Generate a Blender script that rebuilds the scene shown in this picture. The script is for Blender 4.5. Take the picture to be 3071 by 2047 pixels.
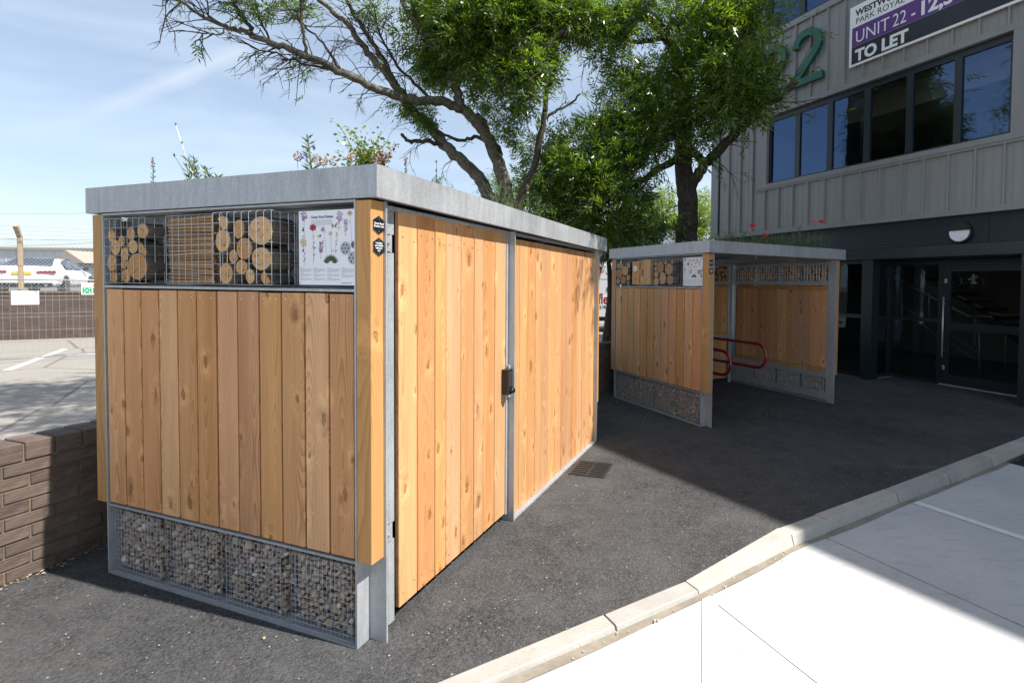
import bpy, math, random
import numpy as np
from mathutils import Vector, Matrix

for _o in list(bpy.data.objects): bpy.data.objects.remove(_o)
scene = bpy.context.scene
COL = scene.collection
rng = random.Random(7)

# ------------------------------------------------------------------ camera
CAM_F, CAM_CX, CAM_CY, PITCH, ROLL, CAM_H = 1517.65, 1747.9, 894.1, 0.0297, -0.0096, 1.7268
IW, IH = 3071.0, 2047.0
_c, _s = math.cos(PITCH), math.sin(PITCH)
_fw, _up, _rt = np.array([0, _c, -_s]), np.array([0, _s, _c]), np.array([1., 0, 0])
_cr, _sr = math.cos(ROLL), math.sin(ROLL)
CR, CU, CF = _cr*_rt - _sr*_up, _sr*_rt + _cr*_up, _fw
CC = np.array([0, 0, CAM_H])
cam_d = bpy.data.cameras.new('camera')
cam_d.sensor_width = 36; cam_d.lens = CAM_F/IW*36
cam_d.shift_x = (IW/2 - CAM_CX)/IW; cam_d.shift_y = (CAM_CY - IH/2)/IW
cam_d.clip_start = 0.05; cam_d.clip_end = 3000
cam = bpy.data.objects.new('camera', cam_d); COL.objects.link(cam)
M = Matrix.Identity(4)
for i in range(3):
    M[i][0] = CR[i]; M[i][1] = CU[i]; M[i][2] = -CF[i]; M[i][3] = CC[i]
cam.matrix_world = M
scene.camera = cam

# ------------------------------------------------------------------ sun, sky, exposure
SUN = Vector((0.760, -0.220, 1.0)).normalized()       # towards the sun
SUN_EL = math.asin(SUN.z); SUN_AZ = math.atan2(SUN.x, SUN.y)
world = bpy.data.worlds.new('World'); scene.world = world; world.use_nodes = True
wn, wl = world.node_tree.nodes, world.node_tree.links
wn.clear()
w_out = wn.new('ShaderNodeOutputWorld'); w_bg = wn.new('ShaderNodeBackground')
w_sky = wn.new('ShaderNodeTexSky'); w_sky.sky_type = 'NISHITA'; w_sky.sun_disc = False
w_sky.sun_elevation = SUN_EL; w_sky.sun_rotation = SUN_AZ
w_sky.air_density = 1.0; w_sky.dust_density = 0.6; w_sky.ozone_density = 1.2; w_sky.altitude = 30
w_bg.inputs['Strength'].default_value = 0.092
# thin high cloud veil and one contrail, by direction
w_tc = wn.new('ShaderNodeTexCoord')
w_map = wn.new('ShaderNodeMapping'); w_map.inputs['Scale'].default_value = (1.2, 2.6, 7.0)
w_noi = wn.new('ShaderNodeTexNoise'); w_noi.inputs['Scale'].default_value = 1.6; w_noi.inputs['Detail'].default_value = 6
w_noi.inputs['Roughness'].default_value = 0.55; w_noi.inputs['Distortion'].default_value = 0.6
w_ramp = wn.new('ShaderNodeMapRange'); w_ramp.inputs[1].default_value = 0.40; w_ramp.inputs[2].default_value = 0.85
w_ramp.inputs[3].default_value = 0.32; w_ramp.inputs[4].default_value = 0.74
w_mix = wn.new('ShaderNodeMix'); w_mix.data_type = 'RGBA'
w_mix.inputs['B'].default_value = (5.7, 6.5, 7.5, 1)
wl.new(w_tc.outputs['Generated'], w_map.inputs['Vector']); wl.new(w_map.outputs[0], w_noi.inputs['Vector'])
wl.new(w_noi.outputs['Fac'], w_ramp.inputs[0]); wl.new(w_ramp.outputs[0], w_mix.inputs['Factor'])
wl.new(w_sky.outputs[0], w_mix.inputs['A'])
def _ray(u, v):
    d = CF + CR*(u-CAM_CX)/CAM_F + CU*(CAM_CY-v)/CAM_F
    return d
def _n(d): return d/np.linalg.norm(d)
ca, cb = _n(_ray(745, 143)), _n(_ray(250, 350))         # two directions along the contrail
cn = _n(np.cross(ca, cb)); cmid = _n(ca+cb)
def wmath(op, a, b=None, clamp=False):
    n = wn.new('ShaderNodeMath'); n.operation = op; n.use_clamp = clamp
    for i, x in enumerate((a, b)):
        if x is None: continue
        if hasattr(x, 'links'): wl.new(x, n.inputs[i])
        else: n.inputs[i].default_value = x
    return n.outputs[0]
def wdot(v):
    n = wn.new('ShaderNodeVectorMath'); n.operation = 'DOT_PRODUCT'
    wl.new(w_tc.outputs['Generated'], n.inputs[0]); n.inputs[1].default_value = tuple(v); return n.outputs['Value']
w_n2 = wn.new('ShaderNodeTexNoise'); w_n2.inputs['Scale'].default_value = 14; w_n2.inputs['Detail'].default_value = 5
wl.new(w_tc.outputs['Generated'], w_n2.inputs['Vector'])
perp = wmath('ABSOLUTE', wmath('ADD', wdot(cn), wmath('MULTIPLY', wmath('SUBTRACT', w_n2.outputs['Fac'], 0.5), 0.012)))
line = wmath('SUBTRACT', 1.0, wmath('DIVIDE', perp, 0.016), clamp=True)
axis = _n(ca-cb)
seg = wdot(axis); t0, t1 = float(cb@axis), float(ca@axis)
m1 = wn.new('ShaderNodeMapRange'); m1.interpolation_type = 'SMOOTHSTEP'
m1.inputs[1].default_value = t0-0.1; m1.inputs[2].default_value = t1-0.1; wl.new(seg, m1.inputs[0])
m2 = wn.new('ShaderNodeMapRange'); m2.interpolation_type = 'SMOOTHSTEP'
m2.inputs[1].default_value = t1+0.02; m2.inputs[2].default_value = t1-0.02; wl.new(seg, m2.inputs[0])
front = wmath('GREATER_THAN', wdot(cmid), 0.5)
cmask = wmath('MULTIPLY', wmath('MULTIPLY', wmath('MULTIPLY', line, m1.outputs[0]), wmath('MULTIPLY', m2.outputs[0], front)),
              wmath('MULTIPLY', w_n2.outputs['Fac'], 0.85))
w_mix2 = wn.new('ShaderNodeMix'); w_mix2.data_type = 'RGBA'; w_mix2.inputs['B'].default_value = (5.6, 6.1, 6.8, 1)
wl.new(w_mix.outputs['Result'], w_mix2.inputs['A']); wl.new(cmask, w_mix2.inputs['Factor'])
wl.new(w_mix2.outputs['Result'], w_bg.inputs['Color']); wl.new(w_bg.outputs[0], w_out.inputs['Surface'])
sun_d = bpy.data.lights.new('sun', 'SUN'); sun_d.energy = 5.0; sun_d.angle = math.radians(0.53); sun_d.color = (1.0, 0.955, 0.89)
sun = bpy.data.objects.new('sun', sun_d); COL.objects.link(sun)
sun.rotation_euler = SUN.to_track_quat('Z', 'Y').to_euler(); sun.location = (20, -10, 30)
vs = scene.view_settings
scene.display_settings.display_device = 'sRGB'
vs.view_transform = 'Standard'; vs.look = 'None'; vs.gamma = 1.0; vs.exposure = 0.80; vs.use_curve_mapping = False
scene.render.engine = 'CYCLES'
scene.cycles.max_bounces = 8; scene.cycles.transparent_max_bounces = 24

# ------------------------------------------------------------------ calibration helpers (photograph pixel -> place)
def at(u, v, D):
    d = _ray(u, v); return CC + d*D/d[1]
def gnd(u, v, z=0.0):
    d = _ray(u, v); return CC + d*(z-CC[2])/d[2]
def plane(u, v, P, n):
    d = _ray(u, v); return CC + d*((np.array(P)-CC)@np.array(n))/(d@np.array(n))
def frame(x, y, t):
    return np.array([x, y, 0.]), np.array([math.sin(t), math.cos(t), 0]), np.array([-math.cos(t), math.sin(t), 0])
T1, T2 = 0.335, 1.0226
FR = {1: frame(-1.0423, 2.3227, T1), 2: frame(1.4399, 6.0949, T2)}
ROT = {1: math.pi/2-T1, 2: math.pi/2-T2}
def tow(i, x, y, z=0.0):
    o, ux, uy = FR[i]; q = o+ux*x+uy*y; return Vector((q[0], q[1], z))
BD_, BT_ = 9.0464, -0.4959
BDIR = np.array([math.sin(BT_), math.cos(BT_), 0]); BNRM = np.array([math.cos(BT_), -math.sin(BT_), 0])
B_ORG = BNRM*BD_; B_ROT = math.atan2(-BDIR[1], -BDIR[0])
def tob(X, Y, Z):      # building coordinates -> world
    q = B_ORG - BDIR*X + BNRM*Y; return Vector((q[0], q[1], Z))
KD, KN = np.array([0.848, 0.53, 0]), np.array([-0.53, 0.848, 0])
def tok(a, k, z=0.0):  # kerb coordinates -> world
    q = KD*a+KN*k; return Vector((q[0], q[1], z))

# ------------------------------------------------------------------ material helpers
class NM:
    def __init__(s, name):
        s.m = bpy.data.materials.new(name); s.m.use_nodes = True
        s.n = s.m.node_tree.nodes; s.l = s.m.node_tree.links; s.n.clear()
        s.out = s.n.new('ShaderNodeOutputMaterial'); s.b = s.n.new('ShaderNodeBsdfPrincipled')
        s.l.new(s.b.outputs[0], s.out.inputs['Surface'])
        s._tc = None; s._oi = None
    def set(s, **k):
        for a, v in k.items(): s.inp(s.b.inputs[a.replace('_', ' ')], v)
        return s
    def inp(s, sock, v):
        if hasattr(v, 'links'): s.l.new(v, sock)
        elif isinstance(v, (tuple, list)) and len(v) == 3 and sock.type == 'RGBA': sock.default_value = (*v, 1)
        else: sock.default_value = v
    def tc(s, kind='Object'):
        if s._tc is None: s._tc = s.n.new('ShaderNodeTexCoord')
        return s._tc.outputs[kind]
    def rnd(s):
        if s._oi is None: s._oi = s.n.new('ShaderNodeObjectInfo')
        return s._oi.outputs['Random']
    def math(s, op, a, b=0.0, c=None, clamp=False):
        n = s.n.new('ShaderNodeMath'); n.operation = op; n.use_clamp = clamp
        s.inp(n.inputs[0], a); s.inp(n.inputs[1], b)
        if c is not None: s.inp(n.inputs[2], c)
        return n.outputs[0]
    def vmath(s, op, a, b):
        n = s.n.new('ShaderNodeVectorMath'); n.operation = op; s.inp(n.inputs[0], a); s.inp(n.inputs[1], b); return n.outputs[0]
    def map(s, vec, scale=(1, 1, 1), loc=(0, 0, 0), rot=(0, 0, 0)):
        n = s.n.new('ShaderNodeMapping'); s.inp(n.inputs['Vector'], vec); n.inputs['Scale'].default_value = scale
        s.inp(n.inputs['Location'], loc); n.inputs['Rotation'].default_value = rot; return n.outputs[0]
    def noise(s, vec, scale, detail=3, rough=0.5, dist=0.0):
        n = s.n.new('ShaderNodeTexNoise'); s.inp(n.inputs['Vector'], vec); n.inputs['Scale'].default_value = scale
        n.inputs['Detail'].default_value = detail; n.inputs['Roughness'].default_value = rough; n.inputs['Distortion'].default_value = dist
        return n.outputs['Fac']
    def vor(s, vec, scale, feature='F1', rand=1.0, dim='3D'):
        n = s.n.new('ShaderNodeTexVoronoi'); n.voronoi_dimensions = dim; n.feature = feature
        s.inp(n.inputs['Vector'], vec); n.inputs['Scale'].default_value = scale; n.inputs['Randomness'].default_value = rand
        return n
    def range(s, v, a, b, c=0.0, d=1.0, smooth=False):
        n = s.n.new('ShaderNodeMapRange'); n.clamp = True
        if smooth: n.interpolation_type = 'SMOOTHSTEP'
        s.inp(n.inputs[0], v)
        for i, x in enumerate((a, b, c, d)): s.inp(n.inputs[i+1], x)
        return n.outputs[0]
    def mix(s, f, a, b, mode='MIX'):
        n = s.n.new('ShaderNodeMix'); n.data_type = 'RGBA'; n.blend_type = mode
        s.inp(n.inputs['Factor'], f); s.inp(n.inputs['A'], a); s.inp(n.inputs['B'], b); return n.outputs['Result']
    def ramp(s, f, stops):
        n = s.n.new('ShaderNodeValToRGB'); s.inp(n.inputs[0], f)
        e = n.color_ramp.elements
        while len(e) < len(stops): e.new(0.5)
        for x, (p, c) in zip(e, stops): x.position = p; x.color = (*c, 1)
        return n.outputs[0]
    def sep(s, v):
        n = s.n.new('ShaderNodeSeparateXYZ'); s.inp(n.inputs[0], v); return n.outputs
    def comb(s, x, y, z):
        n = s.n.new('ShaderNodeCombineXYZ')
        for i, q in enumerate((x, y, z)): s.inp(n.inputs[i], q)
        return n.outputs[0]
    def hsv(s, c, h=0.5, sat=1.0, v=1.0):
        n = s.n.new('ShaderNodeHueSaturation'); s.inp(n.inputs['Color'], c); s.inp(n.inputs['Hue'], h)
        s.inp(n.inputs['Saturation'], sat); s.inp(n.inputs['Value'], v); return n.outputs[0]
    def bump(s, h, strength=0.3, dist=0.01):
        n = s.n.new('ShaderNodeBump'); s.inp(n.inputs['Height'], h); n.inputs['Strength'].default_value = strength
        n.inputs['Distance'].default_value = dist; s.l.new(n.outputs[0], s.b.inputs['Normal']); return n.outputs[0]

def plain(name, col, rough=0.6, metal=0.0, var=0.12, vscale=8.0, spec=0.5, coat=0.0):
    m = NM(name); f = m.noise(m.tc(), vscale, 4, 0.6)
    c = m.mix(f, tuple(x*(1-var) for x in col), tuple(min(1, x*(1+var)) for x in col))
    m.set(Base_Color=c, Roughness=rough, Metallic=metal, Specular_IOR_Level=spec, Coat_Weight=coat); return m.m

def wood(name, light, dark, tint=0.12, ring=0.0085, knots=1.0, rough=0.62, thr=0.60, grey=0.0):
    m = NM(name); r = m.rnd()
    fr = lambda k: m.math('FRACT', m.math('MULTIPLY', r, k))
    co = m.tc(); off = m.comb(m.math('MULTIPLY', r, 37.1), m.math('MULTIPLY', r, 11.3), m.math('MULTIPLY', r, 91.7))
    q = m.vmath('ADD', co, off); X, Y, Z = m.sep(co); qx, qy, qz = m.sep(q)
    wob = m.math('MULTIPLY', m.math('SUBTRACT', m.noise(q, 34.0, 2), 0.5), 0.22)
    k2 = m.comb(m.math('ADD', m.math('MULTIPLY', qx, 7.0), wob), m.math('ADD', m.math('MULTIPLY', qz, 3.0), wob), 0.0)
    v = m.vor(k2, 1.0, 'F1', 1.0, '2D'); d = v.outputs['Distance']
    cr, cg, cb_ = m.sep(v.outputs['Color'])
    on = m.math('MULTIPLY', m.math('GREATER_THAN', cr, thr), knots)
    rad = m.math('ADD', 0.032, m.math('MULTIPLY', cg, 0.058))              # knot radius in cell units
    dn = m.math('DIVIDE', d, rad)
    wide = m.math('MULTIPLY', m.range(dn, 7.0, 0.4, 0.0, 1.0, True), on)
    lo = m.noise(m.map(q, (1.8, 1.8, 0.5)), 1.0, 2, 0.5)
    lo2 = m.noise(m.map(q, (11, 11, 2.2)), 1.0, 3, 0.6)
    dx = m.math('SUBTRACT', X, m.math('MULTIPLY', m.math('SUBTRACT', fr(5.3), 0.5), 0.24))
    D = m.math('ADD', m.math('MULTIPLY', m.math('SUBTRACT', lo, 0.5), 0.34), 0.03)
    rr = m.math('SQRT', m.math('ADD', m.math('MULTIPLY', dx, dx), m.math('MULTIPLY', D, D)))
    rr = m.math('ADD', rr, m.math('MULTIPLY', wide, 0.030))
    rr = m.math('ADD', rr, m.math('MULTIPLY', lo2, 0.010))
    t = m.math('FRACT', m.math('DIVIDE', rr, ring))
    ringf = m.math('POWER', t, 2.2)                                      # sharp late wood, soft early wood
    amp = m.range(m.noise(m.map(q, (5, 5, 0.4)), 1.0, 2), 0.3, 0.7, 0.25, 1.0)
    fib = m.noise(m.map(q, (300, 300, 4)), 1.0, 2, 0.6)
    pat = m.noise(m.map(q, (16, 16, 1.0)), 1.0, 4, 0.62)
    f = m.math('ADD', m.math('MULTIPLY', m.math('MULTIPLY', ringf, amp), 0.80), m.math('ADD', m.math('MULTIPLY', m.math('SUBTRACT', fib, 0.5), 0.6), m.math('MULTIPLY', m.math('SUBTRACT', pat, 0.40), 1.1)), clamp=True)
    c = m.mix(f, light, dark)
    glow = tuple(min(1, a*1.24) for a in light)
    side = m.range(m.noise(q, 9.0, 2), 0.35, 0.65)
    c = m.mix(m.math('MULTIPLY', m.math('MULTIPLY', m.range(dn, 6.0, 1.2, 0.0, 0.9, True), on), side), c, glow)
    c = m.mix(m.math('MULTIPLY', m.math('MULTIPLY', m.range(dn, 4.2, 1.0, 0.0, 0.6, True), on), m.math('SUBTRACT', 1.0, side)), c, tuple(a*0.72 for a in dark))
    core = m.math('MULTIPLY', m.range(dn, 1.15, 0.85, 0, 1, True), on)
    kd = tuple(a*0.85 for a in dark)
    c = m.mix(m.math('MULTIPLY', core, 0.85), c, m.mix(lo2, kd, tuple(a*1.3 for a in dark)))
    rk = m.math('MULTIPLY', m.math('MULTIPLY', m.range(dn, 1.3, 1.08, 0, 1, True), m.range(dn, 0.78, 0.98, 0, 1, True)), on)
    c = m.mix(m.math('MULTIPLY', m.math('MULTIPLY', rk, m.range(lo2, 0.35, 0.6, 0.25, 1.0)), 0.85), c, tuple(a*0.25 for a in dark))
    c = m.mix(m.math('MULTIPLY', m.range(dn, 0.35, 0.15, 0, 0.6, True), on), c, tuple(a*0.3 for a in dark))
    hue = m.math('ADD', 0.5, m.math('MULTIPLY', m.math('SUBTRACT', fr(7.31), 0.5), 0.012))
    val = m.math('ADD', 1.0, m.math('MULTIPLY', m.math('SUBTRACT', fr(3.77), 0.5), tint*2.4))
    sat = m.math('ADD', 1.0-grey, m.math('MULTIPLY', m.math('SUBTRACT', fr(13.9), 0.5), 0.14))
    c = m.hsv(c, hue, sat, val)
    m.set(Base_Color=c, Roughness=rough, Specular_IOR_Level=0.3)
    m.bump(m.math('ADD', m.math('MULTIPLY', fib, 0.6), m.math('MULTIPLY', ringf, 0.4)), 0.3, 0.002)
    return m.m

def galv(name, base=(0.40, 0.415, 0.43), rough=0.46, metal=0.35):
    m = NM(name); co = m.tc()
    st = m.noise(m.map(co, (28, 28, 5)), 1.0, 4, 0.65)
    sp = m.vor(co, 130.0).outputs['Color']
    bl = m.noise(co, 3.2, 4, 0.6)
    sw = m.noise(m.map(co, (70, 70, 9)), 1.0, 3, 0.7, 0.4)
    f = m.math('ADD', m.math('MULTIPLY', st, 0.55), m.math('ADD', m.math('MULTIPLY', m.sep(sp)[0], 0.14), m.math('MULTIPLY', bl, 0.35)))
    c = m.mix(m.range(f, 0.3, 0.75), tuple(x*0.72 for x in base), tuple(min(1, x*1.22) for x in base))
    c = m.mix(m.range(sw, 0.60, 0.75, 0, 0.5), c, (0.66, 0.67, 0.68))
    m.set(Base_Color=c, Metallic=metal, Roughness=m.range(bl, 0.3, 0.7, rough-0.08, rough+0.14))
    m.bump(st, 0.06, 0.002); return m.m

def glass(name, tint=(0.75, 0.8, 0.8), ior=1.52, boost=1.0, refl=(1, 1, 1)):
    m = NM(name); n, l = m.n, m.l
    n.remove(m.b)
    tr = n.new('ShaderNodeBsdfTransparent'); tr.inputs[0].default_value = (*tint, 1)
    gl = n.new('ShaderNodeBsdfGlossy'); gl.inputs['Roughness'].default_value = 0.0; gl.inputs[0].default_value = (*refl, 1)
    fr = n.new('ShaderNodeFresnel'); fr.inputs[0].default_value = ior
    wob = m.noise(m.tc(), 1.3, 1)
    bp = n.new('ShaderNodeBump'); bp.inputs['Strength'].default_value = 0.02; bp.inputs['Distance'].default_value = 0.02; l.new(wob, bp.inputs['Height'])
    l.new(bp.outputs[0], gl.inputs['Normal'])
    k = m.math('MULTIPLY', fr.outputs[0], boost, clamp=True)
    mx = n.new('ShaderNodeMixShader'); l.new(k, mx.inputs[0]); l.new(tr.outputs[0], mx.inputs[1]); l.new(gl.outputs[0], mx.inputs[2])
    l.new(mx.outputs[0], m.out.inputs['Surface']); return m.m

def leafmat(name, a, b, trans=0.35):
    m = NM(name); n, l = m.n, m.l
    f = m.noise(m.tc(), 1.1, 3, 0.6); g = m.noise(m.tc(), 9.0, 2)
    geo = n.new('ShaderNodeNewGeometry'); ri = geo.outputs['Random Per Island']
    c = m.mix(m.range(m.math('ADD', m.math('MULTIPLY', f, 0.5), m.math('ADD', m.math('MULTIPLY', g, 0.2), m.math('MULTIPLY', ri, 0.3))), 0.3, 0.7), a, b)
    c = m.hsv(c, m.math('ADD', 0.485, m.math('MULTIPLY', ri, 0.03)), 1.0, m.range(ri, 0.0, 1.0, 0.75, 1.3))
    m.set(Base_Color=c, Roughness=0.30, Specular_IOR_Level=0.7)
    t = n.new('ShaderNodeBsdfTranslucent'); l.new(m.hsv(c, 0.485, 1.15, 1.7), t.inputs[0])
    mx = n.new('ShaderNodeMixShader'); mx.inputs[0].default_value = trans
    l.new(m.b.outputs[0], mx.inputs[1]); l.new(t.outputs[0], mx.inputs[2]); l.new(mx.outputs[0], m.out.inputs['Surface']); return m.m

MT = {}
MT['board'] = wood('larch_boards', (0.60, 0.328, 0.152), (0.30, 0.136, 0.049), grey=0.0, tint=0.13, thr=0.5)
MT['door'] = wood('larch_door_boards', (0.58, 0.315, 0.145), (0.31, 0.138, 0.047), thr=0.36, tint=0.10)
MT['post'] = wood('timber_post', (0.48, 0.250, 0.095), (0.32, 0.145, 0.048), ring=0.013, thr=0.72, tint=0.04)
MT['galv'] = galv('galvanised_steel')
MT['galv_dark'] = galv('galvanised_steel_dull', (0.30, 0.32, 0.34), 0.5, 0.6)
MT['wire'] = plain('wire', (0.44, 0.465, 0.50), 0.45, 0.5, 0.1, 40)
MT['screw'] = plain('screw_head', (0.62, 0.6, 0.56), 0.35, 0.9)
MT['black'] = plain('black_plastic', (0.012, 0.012, 0.013), 0.35)
MT['white'] = plain('white_paint', (0.80, 0.80, 0.80), 0.45, 0, 0.03)
MT['gap_shade'] = plain('board_gap_shade', (0.012, 0.011, 0.010), 0.9)  # near-black colour that paints deep shade behind the board gaps
MT['soil'] = plain('roof_soil', (0.09, 0.06, 0.04), 0.95, 0, 0.5, 60)

# ------------------------------------------------------------------ mesh helpers
class MB:
    def __init__(s): s.v = []; s.f = []; s.mi = []
    def add(s, vs, fs, mi=0):
        b = len(s.v); s.v += [tuple(map(float, x)) for x in vs]; s.f += [tuple(i+b for i in q) for q in fs]; s.mi += [mi]*len(fs); return s
    def box(s, x0, x1, y0, y1, z0, z1, mi=0):
        return s.add([(x0, y0, z0), (x1, y0, z0), (x1, y1, z0), (x0, y1, z0), (x0, y0, z1), (x1, y0, z1), (x1, y1, z1), (x0, y1, z1)],
                     [(3, 2, 1, 0), (4, 5, 6, 7), (0, 1, 5, 4), (1, 2, 6, 5), (2, 3, 7, 6), (3, 0, 4, 7)], mi)
    def cham(s, x0, x1, y0, y1, z0, z1, c=0.004, mi=0):
        P = [(x0+c, y0), (x1-c, y0), (x1, y0+c), (x1, y1-c), (x1-c, y1), (x0+c, y1), (x0, y1-c), (x0, y0+c)]
        return s.prism(P, z0, z1, mi)
    def chamall(s, x0, x1, y0, y1, z0, z1, c=0.004, mi=0):
        P = lambda d: [(x0+c+d, y0+d), (x1-c-d, y0+d), (x1-d, y0+c+d), (x1-d, y1-c-d), (x1-c-d, y1-d), (x0+c+d, y1-d), (x0+d, y1-c-d), (x0+d, y0+c+d)]
        L = [(P(c), z0), (P(0), z0+c), (P(0), z1-c), (P(c), z1)]
        vs = [(x, y, z) for p, z in L for x, y in p]; fs = []
        for j in range(3):
            for i in range(8): fs.append((j*8+i, j*8+(i+1) % 8, (j+1)*8+(i+1) % 8, (j+1)*8+i))
        fs += [tuple(range(7, -1, -1)), tuple(range(24, 32))]
        return s.add(vs, fs, mi)
    def prism(s, poly, z0, z1, mi=0):
        n = len(poly)
        vs = [(x, y, z0) for x, y in poly]+[(x, y, z1) for x, y in poly]
        fs = [(i, (i+1) % n, n+(i+1) % n, n+i) for i in range(n)]+[tuple(range(n-1, -1, -1)), tuple(range(n, 2*n))]
        return s.add(vs, fs, mi)
    def prism_y(s, poly, y0, y1, mi=0):   # poly in x,z
        n = len(poly)
        vs = [(x, y0, z) for x, z in poly]+[(x, y1, z) for x, z in poly]
        fs = [((i+1) % n, i, n+i, n+(i+1) % n) for i in range(n)]+[tuple(range(n)), tuple(range(2*n-1, n-1, -1))]
        return s.add(vs, fs, mi)
    def prism_x(s, poly, x0, x1, mi=0):   # poly in y,z
        n = len(poly)
        vs = [(x0, y, z) for y, z in poly]+[(x1, y, z) for y, z in poly]
        fs = [(i, (i+1) % n, n+(i+1) % n, n+i) for i in range(n)]+[tuple(range(n-1, -1, -1)), tuple(range(n, 2*n))]
        return s.add(vs, fs, mi)
    def tube(s, pts, rad, n=8, caps=True, mi=0, mic=None):
        pts = [np.array(p, float) for p in pts]
        if not hasattr(rad, '__len__'): rad = [rad]*len(pts)
        b = len(s.v); ref = None; rings = []
        for i, p in enumerate(pts):
            t = (pts[min(i+1, len(pts)-1)]-pts[max(i-1, 0)]); t = t/(np.linalg.norm(t)+1e-12)
            if ref is None: ref = np.array([0, 0, 1.]) if abs(t[2]) < 0.9 else np.array([1., 0, 0])
            a = ref-t*(ref@t); a /= (np.linalg.norm(a)+1e-12); c = np.cross(t, a); ref = a
            rings.append([p+rad[i]*(math.cos(2*math.pi*k/n)*a+math.sin(2*math.pi*k/n)*c) for k in range(n)])
        vs = [v for r in rings for v in r]; fs = []
        for j in range(len(pts)-1):
            for k in range(n): fs.append((j*n+k, j*n+(k+1) % n, (j+1)*n+(k+1) % n, (j+1)*n+k))
        s.add(vs, fs, mi)
        if caps:
            m = len(s.v)-len(vs)
            s.f += [tuple(m+k for k in range(n-1, -1, -1)), tuple(m+(len(pts)-1)*n+k for k in range(n))]
            s.mi += [mi if mic is None else mic]*2
        return s
    def wire(s, a, b, r): return s.tube([a, b], r, 4, False)
    def disc(s, c, nrm, r, n=10, mi=0, ry=None):
        c = np.array(c, float); nrm = np.array(nrm, float)/np.linalg.norm(nrm)
        a = np.cross(nrm, [0, 0, 1.]) if abs(nrm[2]) < .9 else np.array([1., 0, 0]); a /= np.linalg.norm(a); d = np.cross(nrm, a)
        return s.add([c+r*math.cos(2*math.pi*k/n)*a+(ry or r)*math.sin(2*math.pi*k/n)*d for k in range(n)], [tuple(range(n))], mi)
    def mesh(s, name, mats, smooth=False):
        me = bpy.data.meshes.new(name); me.from_pydata(s.v, [], s.f)
        if not isinstance(mats, (list, tuple)): mats = [mats]
        for m in mats: me.materials.append(m)
        if len(mats) > 1: me.polygons.foreach_set('material_index', s.mi)
        if smooth: me.polygons.foreach_set('use_smooth', [True]*len(me.polygons))
        me.update(); return me
    def build(s, name, mats, parent=None, smooth=False, loc=None, rotz=0):
        return link(name, s.mesh(name, mats, smooth), parent, loc, rotz)
def link(name, data, parent=None, loc=None, rotz=0):
    o = bpy.data.objects.new(name, data); COL.objects.link(o)
    if parent: o.parent = parent
    if loc is not None: o.location = loc
    if rotz: o.rotation_euler = (0, 0, rotz)
    return o
def smooth_angle(o, deg=40):
    me = o.data; me.polygons.foreach_set('use_smooth', [True]*len(me.polygons))
    try: me.set_sharp_from_angle(angle=math.radians(deg))
    except Exception: pass
    return o
def thing(name, label, cat, loc=(0, 0, 0), rotz=0, group=None):
    o = bpy.data.objects.new(name, None); COL.objects.link(o); o.location = loc; o.rotation_euler = (0, 0, rotz)
    o.empty_display_size = 0.1
    return tag(o, label, cat, group)
def tag(o, label, cat, group=None):
    o['label'] = label; o['category'] = cat
    if group: o['group'] = group
    return o
def struct(o): o['kind'] = 'structure'; return o
def stuff(o): o['kind'] = 'stuff'; return o
def text_mesh(name, body, size, mat, parent, loc, basis, extrude=0.0008, bold=0.0, align='LEFT', sx=1.0):
    cu = bpy.data.curves.new(name, 'FONT'); cu.body = body; cu.size = size; cu.extrude = extrude; cu.offset = bold
    cu.align_x = align; cu.resolution_u = 3
    t = bpy.data.objects.new(name, cu); COL.objects.link(t)
    dg = bpy.context.evaluated_depsgraph_get(); me = bpy.data.meshes.new_from_object(t.evaluated_get(dg))
    bpy.data.objects.remove(t); bpy.data.curves.remove(cu)
    X, Y, Z = [np.array(b, float) for b in basis]
    co = np.zeros(len(me.vertices)*3); me.vertices.foreach_get('co', co); co = co.reshape(-1, 3)
    co = np.outer(co[:, 0]*sx, X)+np.outer(co[:, 1], Y)+np.outer(co[:, 2], Z)
    me.vertices.foreach_set('co', co.ravel()); me.materials.clear(); me.materials.append(mat); me.update(); me.name = name
    return link(name, me, parent, loc)
def sstep(x, a, b):
    t = min(1, max(0, (x-a)/(b-a))); return t*t*(3-2*t)

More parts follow.
